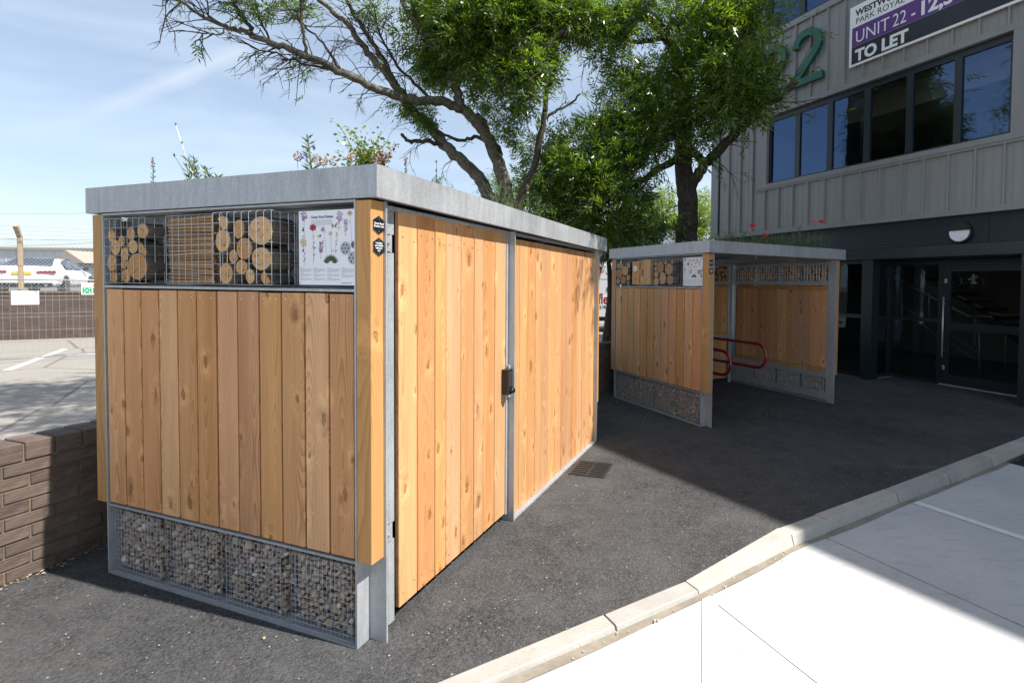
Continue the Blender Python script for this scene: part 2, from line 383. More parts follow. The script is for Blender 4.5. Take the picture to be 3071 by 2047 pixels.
# ================================================================== SETTING: ground, road, kerb
def mat_tarmac():
    m = NM('tarmac'); co = m.tc()
    ag = m.vor(co, 125.0); g1 = m.sep(ag.outputs['Color'])[0]; d = ag.outputs['Distance']
    big = m.noise(co, 0.9, 5, 0.6); mid = m.noise(co, 5.0, 4, 0.6); fine = m.noise(co, 320.0, 2)
    c = m.mix(g1, (0.016, 0.016, 0.018), (0.076, 0.076, 0.078))
    c = m.mix(m.range(m.math('ADD', m.math('MULTIPLY', big, 0.6), m.math('MULTIPLY', mid, 0.4)), 0.36, 0.66, 0, 0.65), c, (0.118, 0.117, 0.116))
    sp = m.vor(co, 42.0); hit = m.math('MULTIPLY', m.math('GREATER_THAN', m.sep(sp.outputs['Color'])[1], 0.955), m.math('LESS_THAN', sp.outputs['Distance'], 0.2))
    c = m.mix(m.math('MULTIPLY', hit, 0.75), c, (0.40, 0.37, 0.33))
    st = m.noise(m.map(co, (0.6, 3.0, 1), rot=(0, 0, 0.7)), 1.6, 5, 0.65)
    c = m.mix(m.range(st, 0.60, 0.72, 0, 0.28), c, (0.20, 0.165, 0.12))
    a2 = m.vor(co, 64.0); c = m.mix(m.range(m.sep(a2.outputs['Color'])[2], 0.6, 1.0, 0, 0.35), c, (0.135, 0.131, 0.126))
    m.set(Base_Color=c, Roughness=0.85, Specular_IOR_Level=0.16)
    h = m.math('ADD', m.math('MULTIPLY', m.math('SUBTRACT', 1.0, d), 0.7), m.math('ADD', m.math('MULTIPLY', fine, 0.3), m.math('MULTIPLY', m.math('SUBTRACT', 1.0, a2.outputs['Distance']), 0.6)))
    m.bump(h, 1.0, 0.007); return m.m
def mat_asphalt_old():
    m = NM('old_asphalt'); co = m.tc()
    big = m.noise(co, 0.35, 5, 0.6); ag = m.sep(m.vor(co, 60.0).outputs['Color'])[0]
    c = m.mix(m.math('ADD', m.math('MULTIPLY', big, 0.6), m.math('MULTIPLY', ag, 0.4)), (0.19, 0.175, 0.155), (0.36, 0.325, 0.28))
    cr = m.vor(co, 0.35, 'DISTANCE_TO_EDGE').outputs['Distance']
    c = m.mix(m.range(cr, 0.012, 0.0, 0, 0.7), c, (0.05, 0.05, 0.05))
    m.set(Base_Color=c, Roughness=0.9); m.bump(ag, 0.3, 0.004); return m.m
def mat_concrete(name, a, b, sc=1.0):
    m = NM(name); co = m.tc()
    n1 = m.noise(co, 1.3*sc, 6, 0.62); n2 = m.noise(co, 38*sc, 3); n3 = m.noise(m.map(co, (2.5, 11, 1), rot=(0, 0, 0.5)), 2.2*sc, 5, 0.7)
    c = m.mix(m.range(n1, 0.3, 0.7), a, b)
    c = m.mix(m.range(n3, 0.54, 0.76, 0, 0.5), c, tuple(x*0.5 for x in a))
    bits = m.vor(m.map(co, (1, 1.9, 1), rot=(0, 0, 1.1)), 11*sc); hit = m.math('MULTIPLY', m.math('GREATER_THAN', m.sep(bits.outputs['Color'])[0], 0.93), m.math('LESS_THAN', bits.outputs['Distance'], 0.09))
    c = m.mix(m.math('MULTIPLY', hit, 0.6), c, tuple(x*0.35 for x in a))
    c = m.mix(m.range(n2, 0.45, 0.8, 0, 0.25), c, tuple(x*0.72 for x in a))
    r = m.rnd(); c = m.hsv(c, 0.5, m.range(r, 0, 1, 0.8, 1.15), m.range(m.math('FRACT', m.math('MULTIPLY', r, 9.7)), 0, 1, 0.86, 1.06))
    m.set(Base_Color=c, Roughness=0.8, Specular_IOR_Level=0.3); m.bump(n2, 0.3, 0.003); return m.m
MT['tarmac'] = mat_tarmac(); MT['asphalt'] = mat_asphalt_old()
MT['concrete'] = mat_concrete('road_concrete', (0.50, 0.495, 0.49), (0.60, 0.595, 0.585))
MT['kerb'] = mat_concrete('kerb_concrete', (0.36, 0.345, 0.315), (0.47, 0.45, 0.41), 3.0)
MT['silt'] = mat_concrete('gutter_silt', (0.22, 0.19, 0.15), (0.38, 0.335, 0.27), 4.0)
MT['line'] = plain('road_paint', (0.72, 0.72, 0.70), 0.6, 0, 0.12, 20)
MT['dirt'] = plain('far_ground', (0.16, 0.15, 0.12), 0.95, 0, 0.3, 0.2)

def interp(x, pts):
    if x <= pts[0][0]: return pts[0][1]
    for (a, b), (c, d) in zip(pts, pts[1:]):
        if x <= c: return b+(d-b)*sstep(x, a, c)
    return pts[-1][1]
def lin(x, pts):
    return float(np.interp(x, [p[0] for p in pts], [p[1] for p in pts]))
def kb(a): return lin(a, [(-20, 2.16), (2.08, 2.16), (3.08, 2.27), (4.45, 2.245), (7, 2.225), (20, 2.2)])
def kz(a): return lin(a, [(-20, -0.022), (2.08, -0.022), (3.08, 0.0), (20, 0.0)])
def rz(a): return interp(a, [(-20, -0.045), (1.9, -0.045), (3.2, -0.078), (7, -0.105), (20, -0.12)])

def grid_sheet(name, As, Ks, fz, mat, koff=None):
    mb = MB(); V = []
    for a in As:
        for k in Ks:
            kk = k if koff is None else koff(a, k)
            V.append(tok(a, kk, fz(a, kk)))
    n = len(Ks); F = []
    for i in range(len(As)-1):
        for j in range(n-1): F.append((i*n+j, (i+1)*n+j, (i+1)*n+j+1, i*n+j+1))
    mb.add([tuple(v) for v in V], F)
    o = mb.build(name, mat, smooth=True); return o
_ua = np.random.RandomState(3)
_ph = _ua.rand(8, 4)*6.28
def und(a, k):
    s = 0
    for p in _ph: s += math.sin(a*(0.7+p[0]*0.25)+p[1])*math.sin(k*(0.6+p[2]*0.25)+p[3])
    return s*0.0012
As = [x*0.25 for x in range(-48, 57)]
Ks = [0, 0.06, 0.15, 0.3]+[0.3+0.25*i for i in range(1, 40)]
tar = grid_sheet('tarmac', As, Ks, lambda a, k: (kz(a)-0.004)*(1-sstep(k-kb(a), 0.0, 0.28)) + (und(a, k)-0.002)*sstep(k-kb(a), 0.1, 0.5), MT['tarmac'], lambda a, k: kb(a)+k)
struct(tar)
# far base ground reaching the horizon
gb = MB(); gb.add([(-900, -300, -0.35), (900, -300, -0.35), (900, 1500, -0.35), (-900, 1500, -0.35)], [(0, 1, 2, 3)])
struct(gb.build('ground', MT['dirt']))

# --- concrete road, slab by slab
road = struct(thing('road', '', '')); del road['label']; del road['category']
zz = lambda x, y, z: gnd(1700+x/1.7163, 1200+y/1.7163, z)
def ak(P): return float(P[:2]@KD[:2]), float(P[:2]@KN[:2])
j0, j1 = ak(zz(1345, 708, -0.075)), ak(zz(2352, 1160, -0.075))
jd = (j1[0]-j0[0])/(j1[1]-j0[1])        # a shift per k along the joint
def slab(a0, a1, k0, k1):
    mb = MB(); n = 7; As_ = [a0+(a1-a0)*i/n for i in range(n+1)]; vs = []; fs = []
    for a in As_:
        for k in (k0, k1):
            aa = a+jd*(k-k1); vs.append(tuple(tok(aa, k, rz(aa))))
    for a in As_:
        for k in (k0, k1):
            aa = a+jd*(k-k1); vs.append(tuple(tok(aa, k, rz(aa)-0.15)))
    m = 2*(n+1)
    for i in range(n):
        fs.append((2*i, 2*i+2, 2*i+3, 2*i+1))
        fs.append((2*i+1, 2*i+3, m+2*i+3, m+2*i+1)); fs.append((2*i+2, 2*i, m+2*i, m+2*i+2))
    fs += [(0, 1, m+1, m), (2*n+1, 2*n, m+2*n, m+2*n+1)]
    mb.add(vs, fs); return mb.build('concrete_slab', MT['concrete'], road)
ka = 2.112
aj = j0[0]+jd*(ka-j0[1])
for i in range(-3, 4):
    a0, a1 = aj+i*4.6+0.007, aj+(i+1)*4.6-0.007
    slab(a0, a1, -0.5+0.007, ka); slab(a0+jd*(-0.5-ka), a1+jd*(-0.5-ka), -6.5, -0.5-0.007)
base = MB(); base.add([tuple(tok(a, k, rz(a)-0.022)) for a, k in ((-14, -7), (16, -7), (16, 2.14), (3, 2.14), (2, 2.05), (-14, 2.05))], [(0, 1, 2, 3, 4, 5)])
base = grid_sheet('joint_bed', [x*0.5 for x in range(-28, 33)], [-7, 0, 1.9, 2.2], lambda a, k: rz(a)-0.016, MT['silt'], lambda a, k: min(k, kb(a)-0.05)); base.parent = road
gut = grid_sheet('gutter', [x*0.2 for x in range(-60, 75)], [0, 0.06, 0.11, 0.16], lambda a, k: rz(a)+0.005+0.003*math.sin(a*3.1), MT['silt'],
                 lambda a, k: kb(a)-0.115-k*0.34*(1+0.12*math.sin(a*2.3)+0.12*math.sin(a*5.1+1))); gut.parent = road
def stripe(name, p0, p1, w):
    p0, p1 = np.array(p0[:2]), np.array(p1[:2]); d = (p1-p0)/np.linalg.norm(p1-p0); n = np.array([-d[1], d[0]])*w/2; mb = MB(); N = 10; vs = []
    for i in range(N+1):
        q = p0+(p1-p0)*i/N
        for s in (-1, 1):
            r_ = q+n*s; a = float(r_@KD[:2]); vs.append((r_[0], r_[1], rz(a)+0.004))
    mb.add(vs, [(2*i, 2*i+1, 2*i+3, 2*i+2) for i in range(N)]); o = mb.build(name, MT['line'], road); return o
e0, e1 = zz(1795, 522, -0.08), zz(2352, 706, -0.08); stripe('bay_line', e0, e0+(e1-e0)*2.2, 0.075)
e0, e1 = zz(735, 1000, -0.055), zz(745, 1454, -0.055); stripe('bay_line', e0, e0+(e1-e0)*2, 0.085)
e0, e1 = zz(760, 1010, -0.055), zz(1330, 1454, -0.055); stripe('bay_line', e0, e0+(e1-e0)*2, 0.085)
# --- kerb stones
kerb = struct(thing('kerb', '', '')); del kerb['label']; del kerb['category']
joints = [-7.7, -6.8, -5.85, -4.95, -4.0, -3.1, -2.2, -1.3, -0.35, 0.58, 1.5, 2.08, 3.08, 3.5, 4.45, 5.35, 6.25, 7.17, 8.08, 9.0, 9.9, 10.8, 11.7]
for a0, a1 in zip(joints, joints[1:]):
    mb = MB(); n = 1; vs = []; fs = []; g = 0.005
    dz = rng.uniform(-0.003, 0.003); dk = rng.uniform(-0.006, 0.006)
    for i in range(n+1):
        a = a0+g+(a1-a0-2*g)*i/n; b, z, r_ = kb(a)+dk, kz(a)+dz, rz(a)
        up = z-r_
        sec = [(b, z-0.2), (b, z), (b-0.095, z), (b-0.104, z-0.004), (b-0.104-min(0.024, up*0.3), max(r_-0.01, z-up)), (b-0.13, z-0.2)]
        vs += [tuple(tok(a, k_, z_)) for k_, z_ in sec]
    m = 6
    for i in range(n):
        for j in range(m): fs.append((i*m+j, i*m+(j+1) % m, (i+1)*m+(j+1) % m, (i+1)*m+j))
    fs += [tuple(range(m-1, -1, -1)), tuple(n*m+j for j in range(m))]
    mb.add(vs, fs); mb.build('kerb_stone', MT['kerb'], kerb)

# --- cast iron gullies
MT['iron'] = plain('cast_iron', (0.055, 0.05, 0.046), 0.55, 0.6, 0.3, 30)
MT['rust'] = plain('worn_iron', (0.045, 0.044, 0.043), 0.5, 0.4, 0.5, 40)
MT['hole'] = plain('dark_void', (0.006, 0.006, 0.006), 0.95)
def gully(name, label, loc, rotz, w, l, nb):
    t = thing(name, label, 'drain grate', loc, rotz)
    f = MB(); e = 0.018
    for a in ((-w/2, w/2, -l/2, -l/2+e), (-w/2, w/2, l/2-e, l/2), (-w/2, -w/2+e, -l/2+e, l/2-e), (w/2-e, w/2, -l/2+e, l/2-e)): f.box(a[0], a[1], a[2], a[3], -0.004, 0.006)
    f.build('frame', MT['rust'], t)
    v = MB(); v.box(-w/2+e, w/2-e, -l/2+e, l/2-e, -0.003, 0.0005); v.build('sump', MT['hole'], t)
    iw = w-2*e; c = MB(); c.box(-iw/2, iw/2, -0.009, 0.009, 0.001, 0.0065); c.build('cross_bar', MT['rust'], t)
    for i in range(nb):
        x = -iw/2+iw*(i+0.5)/nb
        for s in (-1, 1):
            b = MB(); y0, y1 = (0.011, l/2-e-0.002) if s > 0 else (-l/2+e+0.002, -0.011)
            b.cham(x-iw/nb*0.27, x+iw/nb*0.27, y0, y1, 0.001, 0.007, 0.002); b.build('bar', MT['rust'], t)
    return t
gully('drain_grate', 'square iron drain grate in the tarmac beside the timber store', tow(1, 2.58, -0.305, 0.002), ROT[1]+0.06, 0.37, 0.33, 7)
gq = zz(2330, 300, -0.1); gully('drain_grate', 'dark iron gully grate set in the concrete against the kerb', Vector((gq[0], gq[1], rz(ak(gq)[0])+0.004)), math.atan2(KD[1], KD[0]), 0.5, 0.3, 8)

# --- old car park behind the brick wall
def s1w(x, y): q = tow(1, x, y); return (q.x, q.y)
def s2w(x, y): q = tow(2, x, y); return (q.x, q.y)
W1, W2, WH, WT = 2.22, 2.16, 0.785, 0.215
def isect(y1, y2):       # point with S1-local y=y1 and S2-local y=y2
    o1, ux1, uy1 = FR[1]; o2, ux2, uy2 = FR[2]
    A = np.array([uy1[:2], uy2[:2]]); b = np.array([y1+o1[:2]@uy1[:2], y2+o2[:2]@uy2[:2]]); q = np.linalg.solve(A, b); return q
pm = isect(W1+WT/2, W2+WT/2)
cp = MB(); cp.add([(*s1w(-30, W1+WT/2), 0.02), (pm[0], pm[1], 0.02), (*s2w(6.5, W2+WT/2), 0.02), (30, 60, 0.02), (-60, 60, 0.02)], [(0, 1, 2, 3, 4)])
struct(cp.build('car_park', MT['asphalt']))
ln = MB()
for (u0, v0), (u1, v1) in (((20, 1110), (195, 1046)), ((-420, 1190), (-90, 1085)), ((1772, 953), (1850, 953))):
    p0, p1 = gnd(u0, v0, .024), gnd(u1, v1, .024); d = (p1-p0)/np.linalg.norm(p1-p0); n = np.array([-d[1], d[0], 0])*0.06
    ln.add([p0-n, p0+n, p1+n, p1-n], [(0, 1, 2, 3)])
struct(ln.build('parking_line', MT['line']))

# ================================================================== brick walls
def mat_brick(name, cols, mort=False):
    m = NM(name); r = m.rnd(); co = m.tc()
    c = m.ramp(r, [(0.0, cols[0]), (0.35, cols[1]), (0.7, cols[2]), (1.0, cols[3])])
    n1 = m.noise(m.map(co, (9, 9, 26)), 1.0, 5, 0.65); n2 = m.noise(co, 4.5, 4, 0.6)
    c = m.mix(m.range(n1, 0.35, 0.72, 0, 0.55), c, tuple(x*1.7 for x in cols[2]))
    c = m.mix(m.range(n2, 0.58, 0.75, 0, 0.45), c, (0.27, 0.25, 0.24))
    m.set(Base_Color=c, Roughness=0.88, Specular_IOR_Level=0.2); m.bump(n1, 1.0, 0.012); return m.m
MT['brick'] = mat_brick('brown_brick', [(0.066, 0.046, 0.039), (0.086, 0.062, 0.052), (0.110, 0.082, 0.068), (0.076, 0.058, 0.052)])
MT['mortar'] = plain('mortar', (0.15, 0.115, 0.08), 0.95, 0, 0.7, 9)
def mat_brickwall(name, a, b, mort, sc=1.0):
    m = NM(name); u = m.tc('UV'); n = m.n.new('ShaderNodeTexBrick'); m.l.new(u, n.inputs['Vector'])
    n.inputs['Scale'].default_value = 1.0; n.inputs['Brick Width'].default_value = 0.225*sc; n.inputs['Row Height'].default_value = 0.075*sc
    n.inputs['Mortar Size'].default_value = 0.006; n.inputs['Color1'].default_value = (*a, 1); n.inputs['Color2'].default_value = (*b, 1); n.inputs['Mortar'].default_value = (*mort, 1)
    m.set(Base_Color=n.outputs[0], Roughness=0.9); m.bump(n.outputs['Fac'], -0.4, 0.006); return m.m
MT['brickfar'] = mat_brickwall('brown_brickwork', (0.075, 0.05, 0.042), (0.11, 0.078, 0.065), (0.10, 0.085, 0.07))
def wall_uv(o):
    me = o.data; uv = me.uv_layers.new(name='UVMap')
    for p in me.polygons:
        n = p.normal
        for li in p.loop_indices:
            v = me.vertices[me.loops[li].vertex_index].co
            uv.data[li].uv = (v.y, v.z) if abs(n.x) > 0.7 else ((v.x, v.z) if abs(n.y) > 0.7 else (v.x, v.y))
bw = thing('brick_wall', 'low brown brick boundary wall with brick on edge coping behind the timber store', 'brick wall', tow(1, 0, W1), ROT[1])
L_b = float((np.array([pm[0], pm[1], 0])-FR[1][0])@FR[1][1])
mb = MB(); mb.box(-30, L_b+0.05, 0.009, WT-0.009, 0, WH-0.013); mb.build('mortar_core', MT['mortar'], bw)
bmesh_s = MB().chamall(0.005, 0.220, 0, 0.1025, 0.005, 0.070, 0.003).mesh('brick', MT['brick'])
bmesh_h = MB().chamall(0.005, 0.1075, 0, 0.1025, 0.005, 0.070, 0.003).mesh('half_brick', MT['brick'])
bmesh_c = MB().chamall(0.005, 0.130, -0.002, WT+0.002, 0.005, 0.107, 0.004).mesh('coping_brick', MT['brick'])
def lay(parent, x0, x1, rows):
    for r_ in range(rows):
        x = x0+(0.1125 if r_ % 2 else 0)
        while x < x1:
            o = link('brick', bmesh_s, parent, (x, rng.uniform(-0.0025, 0.002), r_*0.075)); x += 0.225
    x = x0
    while x < x1: link('coping_brick', bmesh_c, parent, (x, rng.uniform(-0.002, 0.002), rows*0.075+rng.uniform(-0.002, 0.0015))); x += 0.135
lay(bw, -1.4, 0.75, 9)
mb = MB(); mb.box(-30, -1.41, 0.001, WT, 0, WH); mb.box(0.95, L_b+0.06, 0.001, WT, 0, WH); o = mb.build('far_brickwork', MT['brickfar'], bw); wall_uv(o)
b2 = thing('brick_wall', 'shaded brick wall running behind the open bicycle shelter', 'brick wall', tow(2, 0, W2), ROT[2])
L2b = float((np.array([pm[0], pm[1], 0])-FR[2][0])@FR[2][1])
mb = MB(); mb.box(L2b+0.06, 4.9, 0.009, WT-0.009, 0, WH-0.013); mb.build('mortar_core', MT['mortar'], b2)
lay(b2, -0.75, 0.35, 9)
mb = MB(); mb.box(L2b+0.12, -0.76, 0.001, WT, 0, WH); mb.box(0.58, 4.9, 0.001, WT, 0, WH); o = mb.build('far_brickwork', MT['brickfar'], b2); wall_uv(o)

# ================================================================== BUILDING
def mat_clad(name, col, rough=0.42):
    m = NM(name); co = m.tc(); st = m.noise(m.map(co, (3, 3, 0.35)), 1.5, 5, 0.65); f = m.noise(co, 60, 2)
    c = m.mix(m.range(st, 0.3, 0.7), tuple(x*0.9 for x in col), tuple(x*1.08 for x in col))
    m.set(Base_Color=c, Roughness=rough, Metallic=0.0, Specular_IOR_Level=0.5); m.bump(f, 0.03, 0.001); return m.m
MT['clad'] = mat_clad('grey_cladding', (0.255, 0.253, 0.248), 0.33)
MT['trim'] = mat_clad('grey_flashing', (0.235, 0.236, 0.238))
MT['anthra'] = mat_clad('anthracite_aluminium', (0.017, 0.024, 0.030), 0.35)
MT['glass'] = glass('window_glass', (0.66, 0.70, 0.70), 1.55, 3.0, (0.36, 0.58, 1.0))
MT['glass_dark'] = glass('entrance_glass', (0.62, 0.66, 0.66), 1.5, 1.2, (0.6, 0.78, 1.0))
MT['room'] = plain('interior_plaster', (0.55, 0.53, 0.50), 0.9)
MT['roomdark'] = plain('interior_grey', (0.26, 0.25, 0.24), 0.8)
MT['steel'] = plain('stainless', (0.70, 0.69, 0.67), 0.32, 0.55, 0.05)
BL = thing('commercial_building', 'grey ribbed metal clad commercial unit with dark glazed entrance', 'building', tob(0, 0, 0), B_ROT)
def bx(u, v, off=0.0):
    P = plane(u, v, BNRM*(BD_+off), BNRM); return -float(P@BDIR), float(P[2])
z6 = lambda x, y, off=0.0: bx(2100+x/2.412, y/2.412, off)
z5 = lambda x, y, off=0.0: bx(2400+x/2.413, 650+y/2.413, off)
XA = -0.2
def rooftop(X): return 11.87-0.335*abs(X-XA)
XL, XR = -9.84, 14.0
WX0, WX1 = -8.07, -3.60
# solid shell (openings left free)
def bbox(name, m, *a):
    mb = MB()
    for q in a: mb.box(*q)
    return mb.build(name, m, BL)
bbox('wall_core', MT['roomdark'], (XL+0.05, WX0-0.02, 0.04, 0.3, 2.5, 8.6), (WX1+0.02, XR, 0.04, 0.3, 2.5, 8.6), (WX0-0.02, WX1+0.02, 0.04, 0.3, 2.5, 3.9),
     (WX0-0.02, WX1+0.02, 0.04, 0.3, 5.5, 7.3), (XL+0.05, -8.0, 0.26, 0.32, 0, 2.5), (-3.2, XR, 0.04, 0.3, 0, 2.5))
mb = MB(); mb.prism_y([(XL+0.05, 8.6), (-8.2, 8.6), (-8.2, 8.85), (WX1, 8.85), (WX1, 8.6), (XR, 8.6), (XR, rooftop(XR)), (XA, rooftop(XA)), (XL+0.05, rooftop(XL))], 0.04, 0.3)
mb.build('gable', MT['trim'], BL)
mb = MB(); mb.add([(XL, 0.0, rooftop(XL)+0.06), (XA, 0.0, rooftop(XA)+0.06), (XR, 0.0, rooftop(XR)+0.06), (XL, 22, rooftop(XL)+0.06), (XA, 22, rooftop(XA)+0.06), (XR, 22, rooftop(XR)+0.06)], [(0, 1, 4, 3), (1, 2, 5, 4)])
mb.build('roof', MT['trim'], BL)
bbox('side_wall', MT['clad'], (XL+0.02, XL+0.2, 0.3, 22, 0, rooftop(XL)), (XR-0.2, XR, 0.3, 22, 0, rooftop(XR)), (XL+0.2, XR-0.2, 21.8, 22, 0, 8))
# cladding sheets
PROF = [(0, 0), (0.026, -0.046), (0.050, -0.046), (0.056, 0), (0.135, 0), (0.140, -0.007), (0.156, -0.007), (0.161, 0), (0.245, 0), (0.250, -0.007), (0.266, -0.007), (0.271, 0), (0.372, 0)]
def sheet_mesh(h, x1=0.372):
    mb = MB(); pr = [p for p in PROF if p[0] <= x1]
    if pr[-1][0] < x1: pr.append((x1, 0))
    n = len(pr); mb.add([(x, y, 0) for x, y in pr]+[(x, y, h) for x, y in pr], [(i, i+1, n+i+1, n+i) for i in range(n-1)]); return mb.mesh('cladding_sheet', MT['clad'])
def clad(X0, X1, z0, z1):
    k0 = math.ceil((X0+6.301)/0.372-1e-6); x = -6.301+0.372*k0
    if x-X0 > 0.02: link('cladding_sheet', sheet_mesh(z1-z0, 0.372) if False else MB().add([(0, 0, 0), (x-X0, 0, 0), (x-X0, 0, z1-z0), (0, 0, z1-z0)], [(0, 1, 2, 3)]).mesh('cladding_sheet', MT['clad']), BL, (X0, 0, z0))
    me = sheet_mesh(z1-z0)
    while x < X1-0.02:
        if x+0.372 <= X1+1e-6: link('cladding_sheet', me, BL, (x, 0, z0))
        else: link('cladding_sheet', sheet_mesh(z1-z0, X1-x), BL, (x, 0, z0))
        x += 0.372
clad(-9.57, -8.36, 2.95, 8.4)
clad(-8.36, -3.30, 2.95, 3.84)
clad(-8.36, -3.30, 5.56, 7.18)
clad(-3.30, XR, 2.95, 7.0)
# flashings
def flash(name, *a): return bbox(name, MT['trim'], *a)
flash('corner_flashing', (XL, -9.60, -0.045, 0.04, 2.88, 8.9), (XL, XL+0.04, 0.04, 0.35, 2.88, 8.9))
bbox('corner_reveal', MT['anthra'], (-9.60, -9.575, -0.012, 0.03, 2.95, 8.9))
flash('base_flashing', (-9.60, XR, -0.05, 0.03, 2.872, 2.952)); flash('base_drip', (-9.60, XR, -0.07, 0.02, 2.855, 2.872))
flash('sill_flashing', (-8.36, -3.30, -0.055, 0.03, 3.885, 3.975), (-8.36, -3.30, -0.040, 0.03, 3.84, 3.885))
flash('head_flashing', (-8.36, -3.30, -0.050, 0.03, 5.455, 5.56))
flash('jamb_flashing', (-8.36, -8.08, -0.046, 0.03, 3.975, 5.455)); flash('jamb_flashing', (-3.595, -3.30, -0.046, 0.03, 3.975, 5.455))
flash('upper_sill_flashing', (-8.36, -3.30, -0.052, 0.03, 7.18, 7.30)); flash('upper_jamb_flashing', (-8.36, -8.2, -0.046, 0.03, 7.30, 8.9))
rv = MB()
for X in [-9.72+0*i for i in range(1)]:
    for z in np.arange(3.0, 8.5, 0.5): rv.disc((X, -0.047, z), (0, -1, 0), 0.012, 6)
for k in range(-5, 9):
    X = -6.301+0.372*k
    for z in (3.03, 3.75, 5.63, 7.1): rv.disc((X+0.2, -0.004, z), (0, -1, 0), 0.008, 6)
for z in (4.1, 4.6, 5.1): rv.disc((-8.2, -0.048, z), (0, -1, 0), 0.012, 6); rv.disc((-3.45, -0.048, z), (0, -1, 0), 0.012, 6)
stuff(rv.build('rivet', MT['trim'], BL))
# first floor window band
panes = [(-8.022, -7.393), (-7.279, -6.637), (-6.525, -5.880), (-5.765, -5.125), (-5.016, -4.385), (-4.278, -3.650)]
def window(X0, X1, z0, z1, panes, pz0, pz1, y0=0.035, y1=0.10, gm='glass', name='window'):
    f = MB(); f.box(X0, X1, y0, y1, z0, pz0); f.box(X0, X1, y0, y1, pz1, z1)
    xs = [X0]+[c for p in panes for c in p]+[X1]
    for a, b in zip(xs[0::2], xs[1::2]): f.box(a, b, y0-0.004, y1+0.002, pz0, pz1)
    w = f.build(name, MT['anthra'], BL)
    for a, b in panes:
        g = MB(); g.add([(a, y0+0.03, pz0), (b, y0+0.03, pz0), (b, y0+0.03, pz1), (a, y0+0.03, pz1)], [(0, 1, 2, 3)]); g.build('pane', MT[gm], w)
    return w
window(WX0, WX1, 3.975, 5.455, panes, 4.02, 5.345)
window(-8.2, -3.6, 7.30, 8.85, [(-8.08, -7.35), (-7.22, -6.5), (-6.4, -5.7), (-5.6, -4.9), (-4.8, -4.1)], 7.38, 8.75)
# rooms behind
bbox('first_floor_room', MT['room'], (-9.5, -2.5, 7.0, 7.1, 3.3, 5.75), (-9.5, -2.5, 0.3, 7.1, 5.66, 5.75), (-9.5, -2.5, 0.3, 7.1, 3.2, 3.3), (-9.6, -9.5, 0.3, 7.1, 3.2, 5.75), (-2.6, -2.5, 0.3, 7.1, 3.2, 5.75))
bbox('ceiling_bulkhead', MT['room'], (-7.0, -3.0, 1.2, 2.4, 5.2, 5.655), (-5.6, -2.7, 3.5, 5.6, 4.95, 5.655))
bbox('second_floor_room', MT['room'], (-9.5, -2.5, 7.0, 7.1, 6.8, 9.1), (-9.5, -2.5, 0.3, 7.1, 9.0, 9.1), (-9.5, -2.5, 0.3, 7.1, 6.7, 6.8))
# dark ribbed fascia, shutter box, entrance
mr = NM('dark_ribbed_fascia'); zc = mr.sep(mr.tc())[2]
mr.set(Base_Color=(0.020, 0.030, 0.036), Roughness=0.4); mr.bump(mr.math('SINE', mr.math('MULTIPLY', zc, 2*math.pi/0.028)), 0.5, 0.006)
fz = MB()
for X in np.arange(XL+0.04, XR-0.3, 2.98): fz.box(X+0.003, X+2.977, 0.0, 0.05, 2.412, 2.855)
fz.build('fascia_panel', mr.m, BL)
bbox('shutter_box', MT['anthra'], (XL+0.04, XR, -0.03, 0.2, 2.215, 2.40)); bbox('shutter_slot', MT['hole'], (XL+0.05, XR, -0.012, 0.2, 2.401, 2.411))
RY = 0.75
pxL = -5.82
bbox('corner_post', MT['anthra'], (-5.82, -5.615, 0.0, 0.21, 0, 2.215)); bbox('corner_post', MT['anthra'], (-3.425, -3.18, 0.0, 0.22, 0, 2.215))
bbox('corner_post', MT['anthra'], (XL+0.04, XL+0.3, 0.0, 0.22, 0, 2.215))
def glaz(name, X0, X1, y, z0, z1, tz, fw=0.06):
    f = MB(); f.box(X0, X0+fw, y, y+0.06, z0, z1); f.box(X1-fw, X1, y, y+0.06, z0, z1); f.box(X0+fw, X1-fw, y+0.001, y+0.059, z0, z0+0.07); f.box(X0+fw, X1-fw, y+0.001, y+0.059, z1-0.07, z1); f.box(X0+fw, X1-fw, y+0.001, y+0.059, tz-0.035, tz+0.035)
    w = f.build(name, MT['anthra'], BL)
    for a, b in ((z0+0.07, tz-0.035), (tz+0.035, z1-0.07)):
        g = MB(); g.add([(X0+fw, y+0.03, a), (X1-fw, y+0.03, a), (X1-fw, y+0.03, b), (X0+fw, y+0.03, b)], [(0, 1, 2, 3)]); g.build('pane', MT['glass_dark'], w)
    return w
glaz('shop_window', -8.0, -6.9, 0.19, 0.0, 2.215, 1.15); glaz('shop_window', -6.9, -5.82, 0.19, 0.0, 2.215, 1.15)
X_a = z5(650, 700, RY)[0]; X_b = z5(990, 700, RY)[0]; X_d0 = z5(1025, 700, RY)[0]; X_g0 = z5(1085, 700, RY)[0]
z_top = 2.19
glaz('entrance_screen', X_a-0.07, X_d0, RY, 0.0, z_top, 1.13, 0.07)
# return pane between corner post and recessed screen
f = MB(); xr = -5.76
f.box(xr, xr+0.06, 0.21, 0.26, 0, z_top); f.box(xr, xr+0.06, 0.68, RY+0.06, 0, z_top)
for a, b in ((0.0, 0.07), (1.09, 1.16), (z_top-0.07, z_top)): f.box(xr+0.002, xr+0.058, 0.26, 0.68, a, b)
w = f.build('return_screen', MT['anthra'], BL)
for a, b in ((0.07, 1.09), (1.16, z_top-0.07)): MB().add([(xr+0.03, 0.26, a), (xr+0.03, 0.68, a), (xr+0.03, 0.68, b), (xr+0.03, 0.26, b)], [(0, 1, 2, 3)]).build('pane', MT['glass_dark'], w)
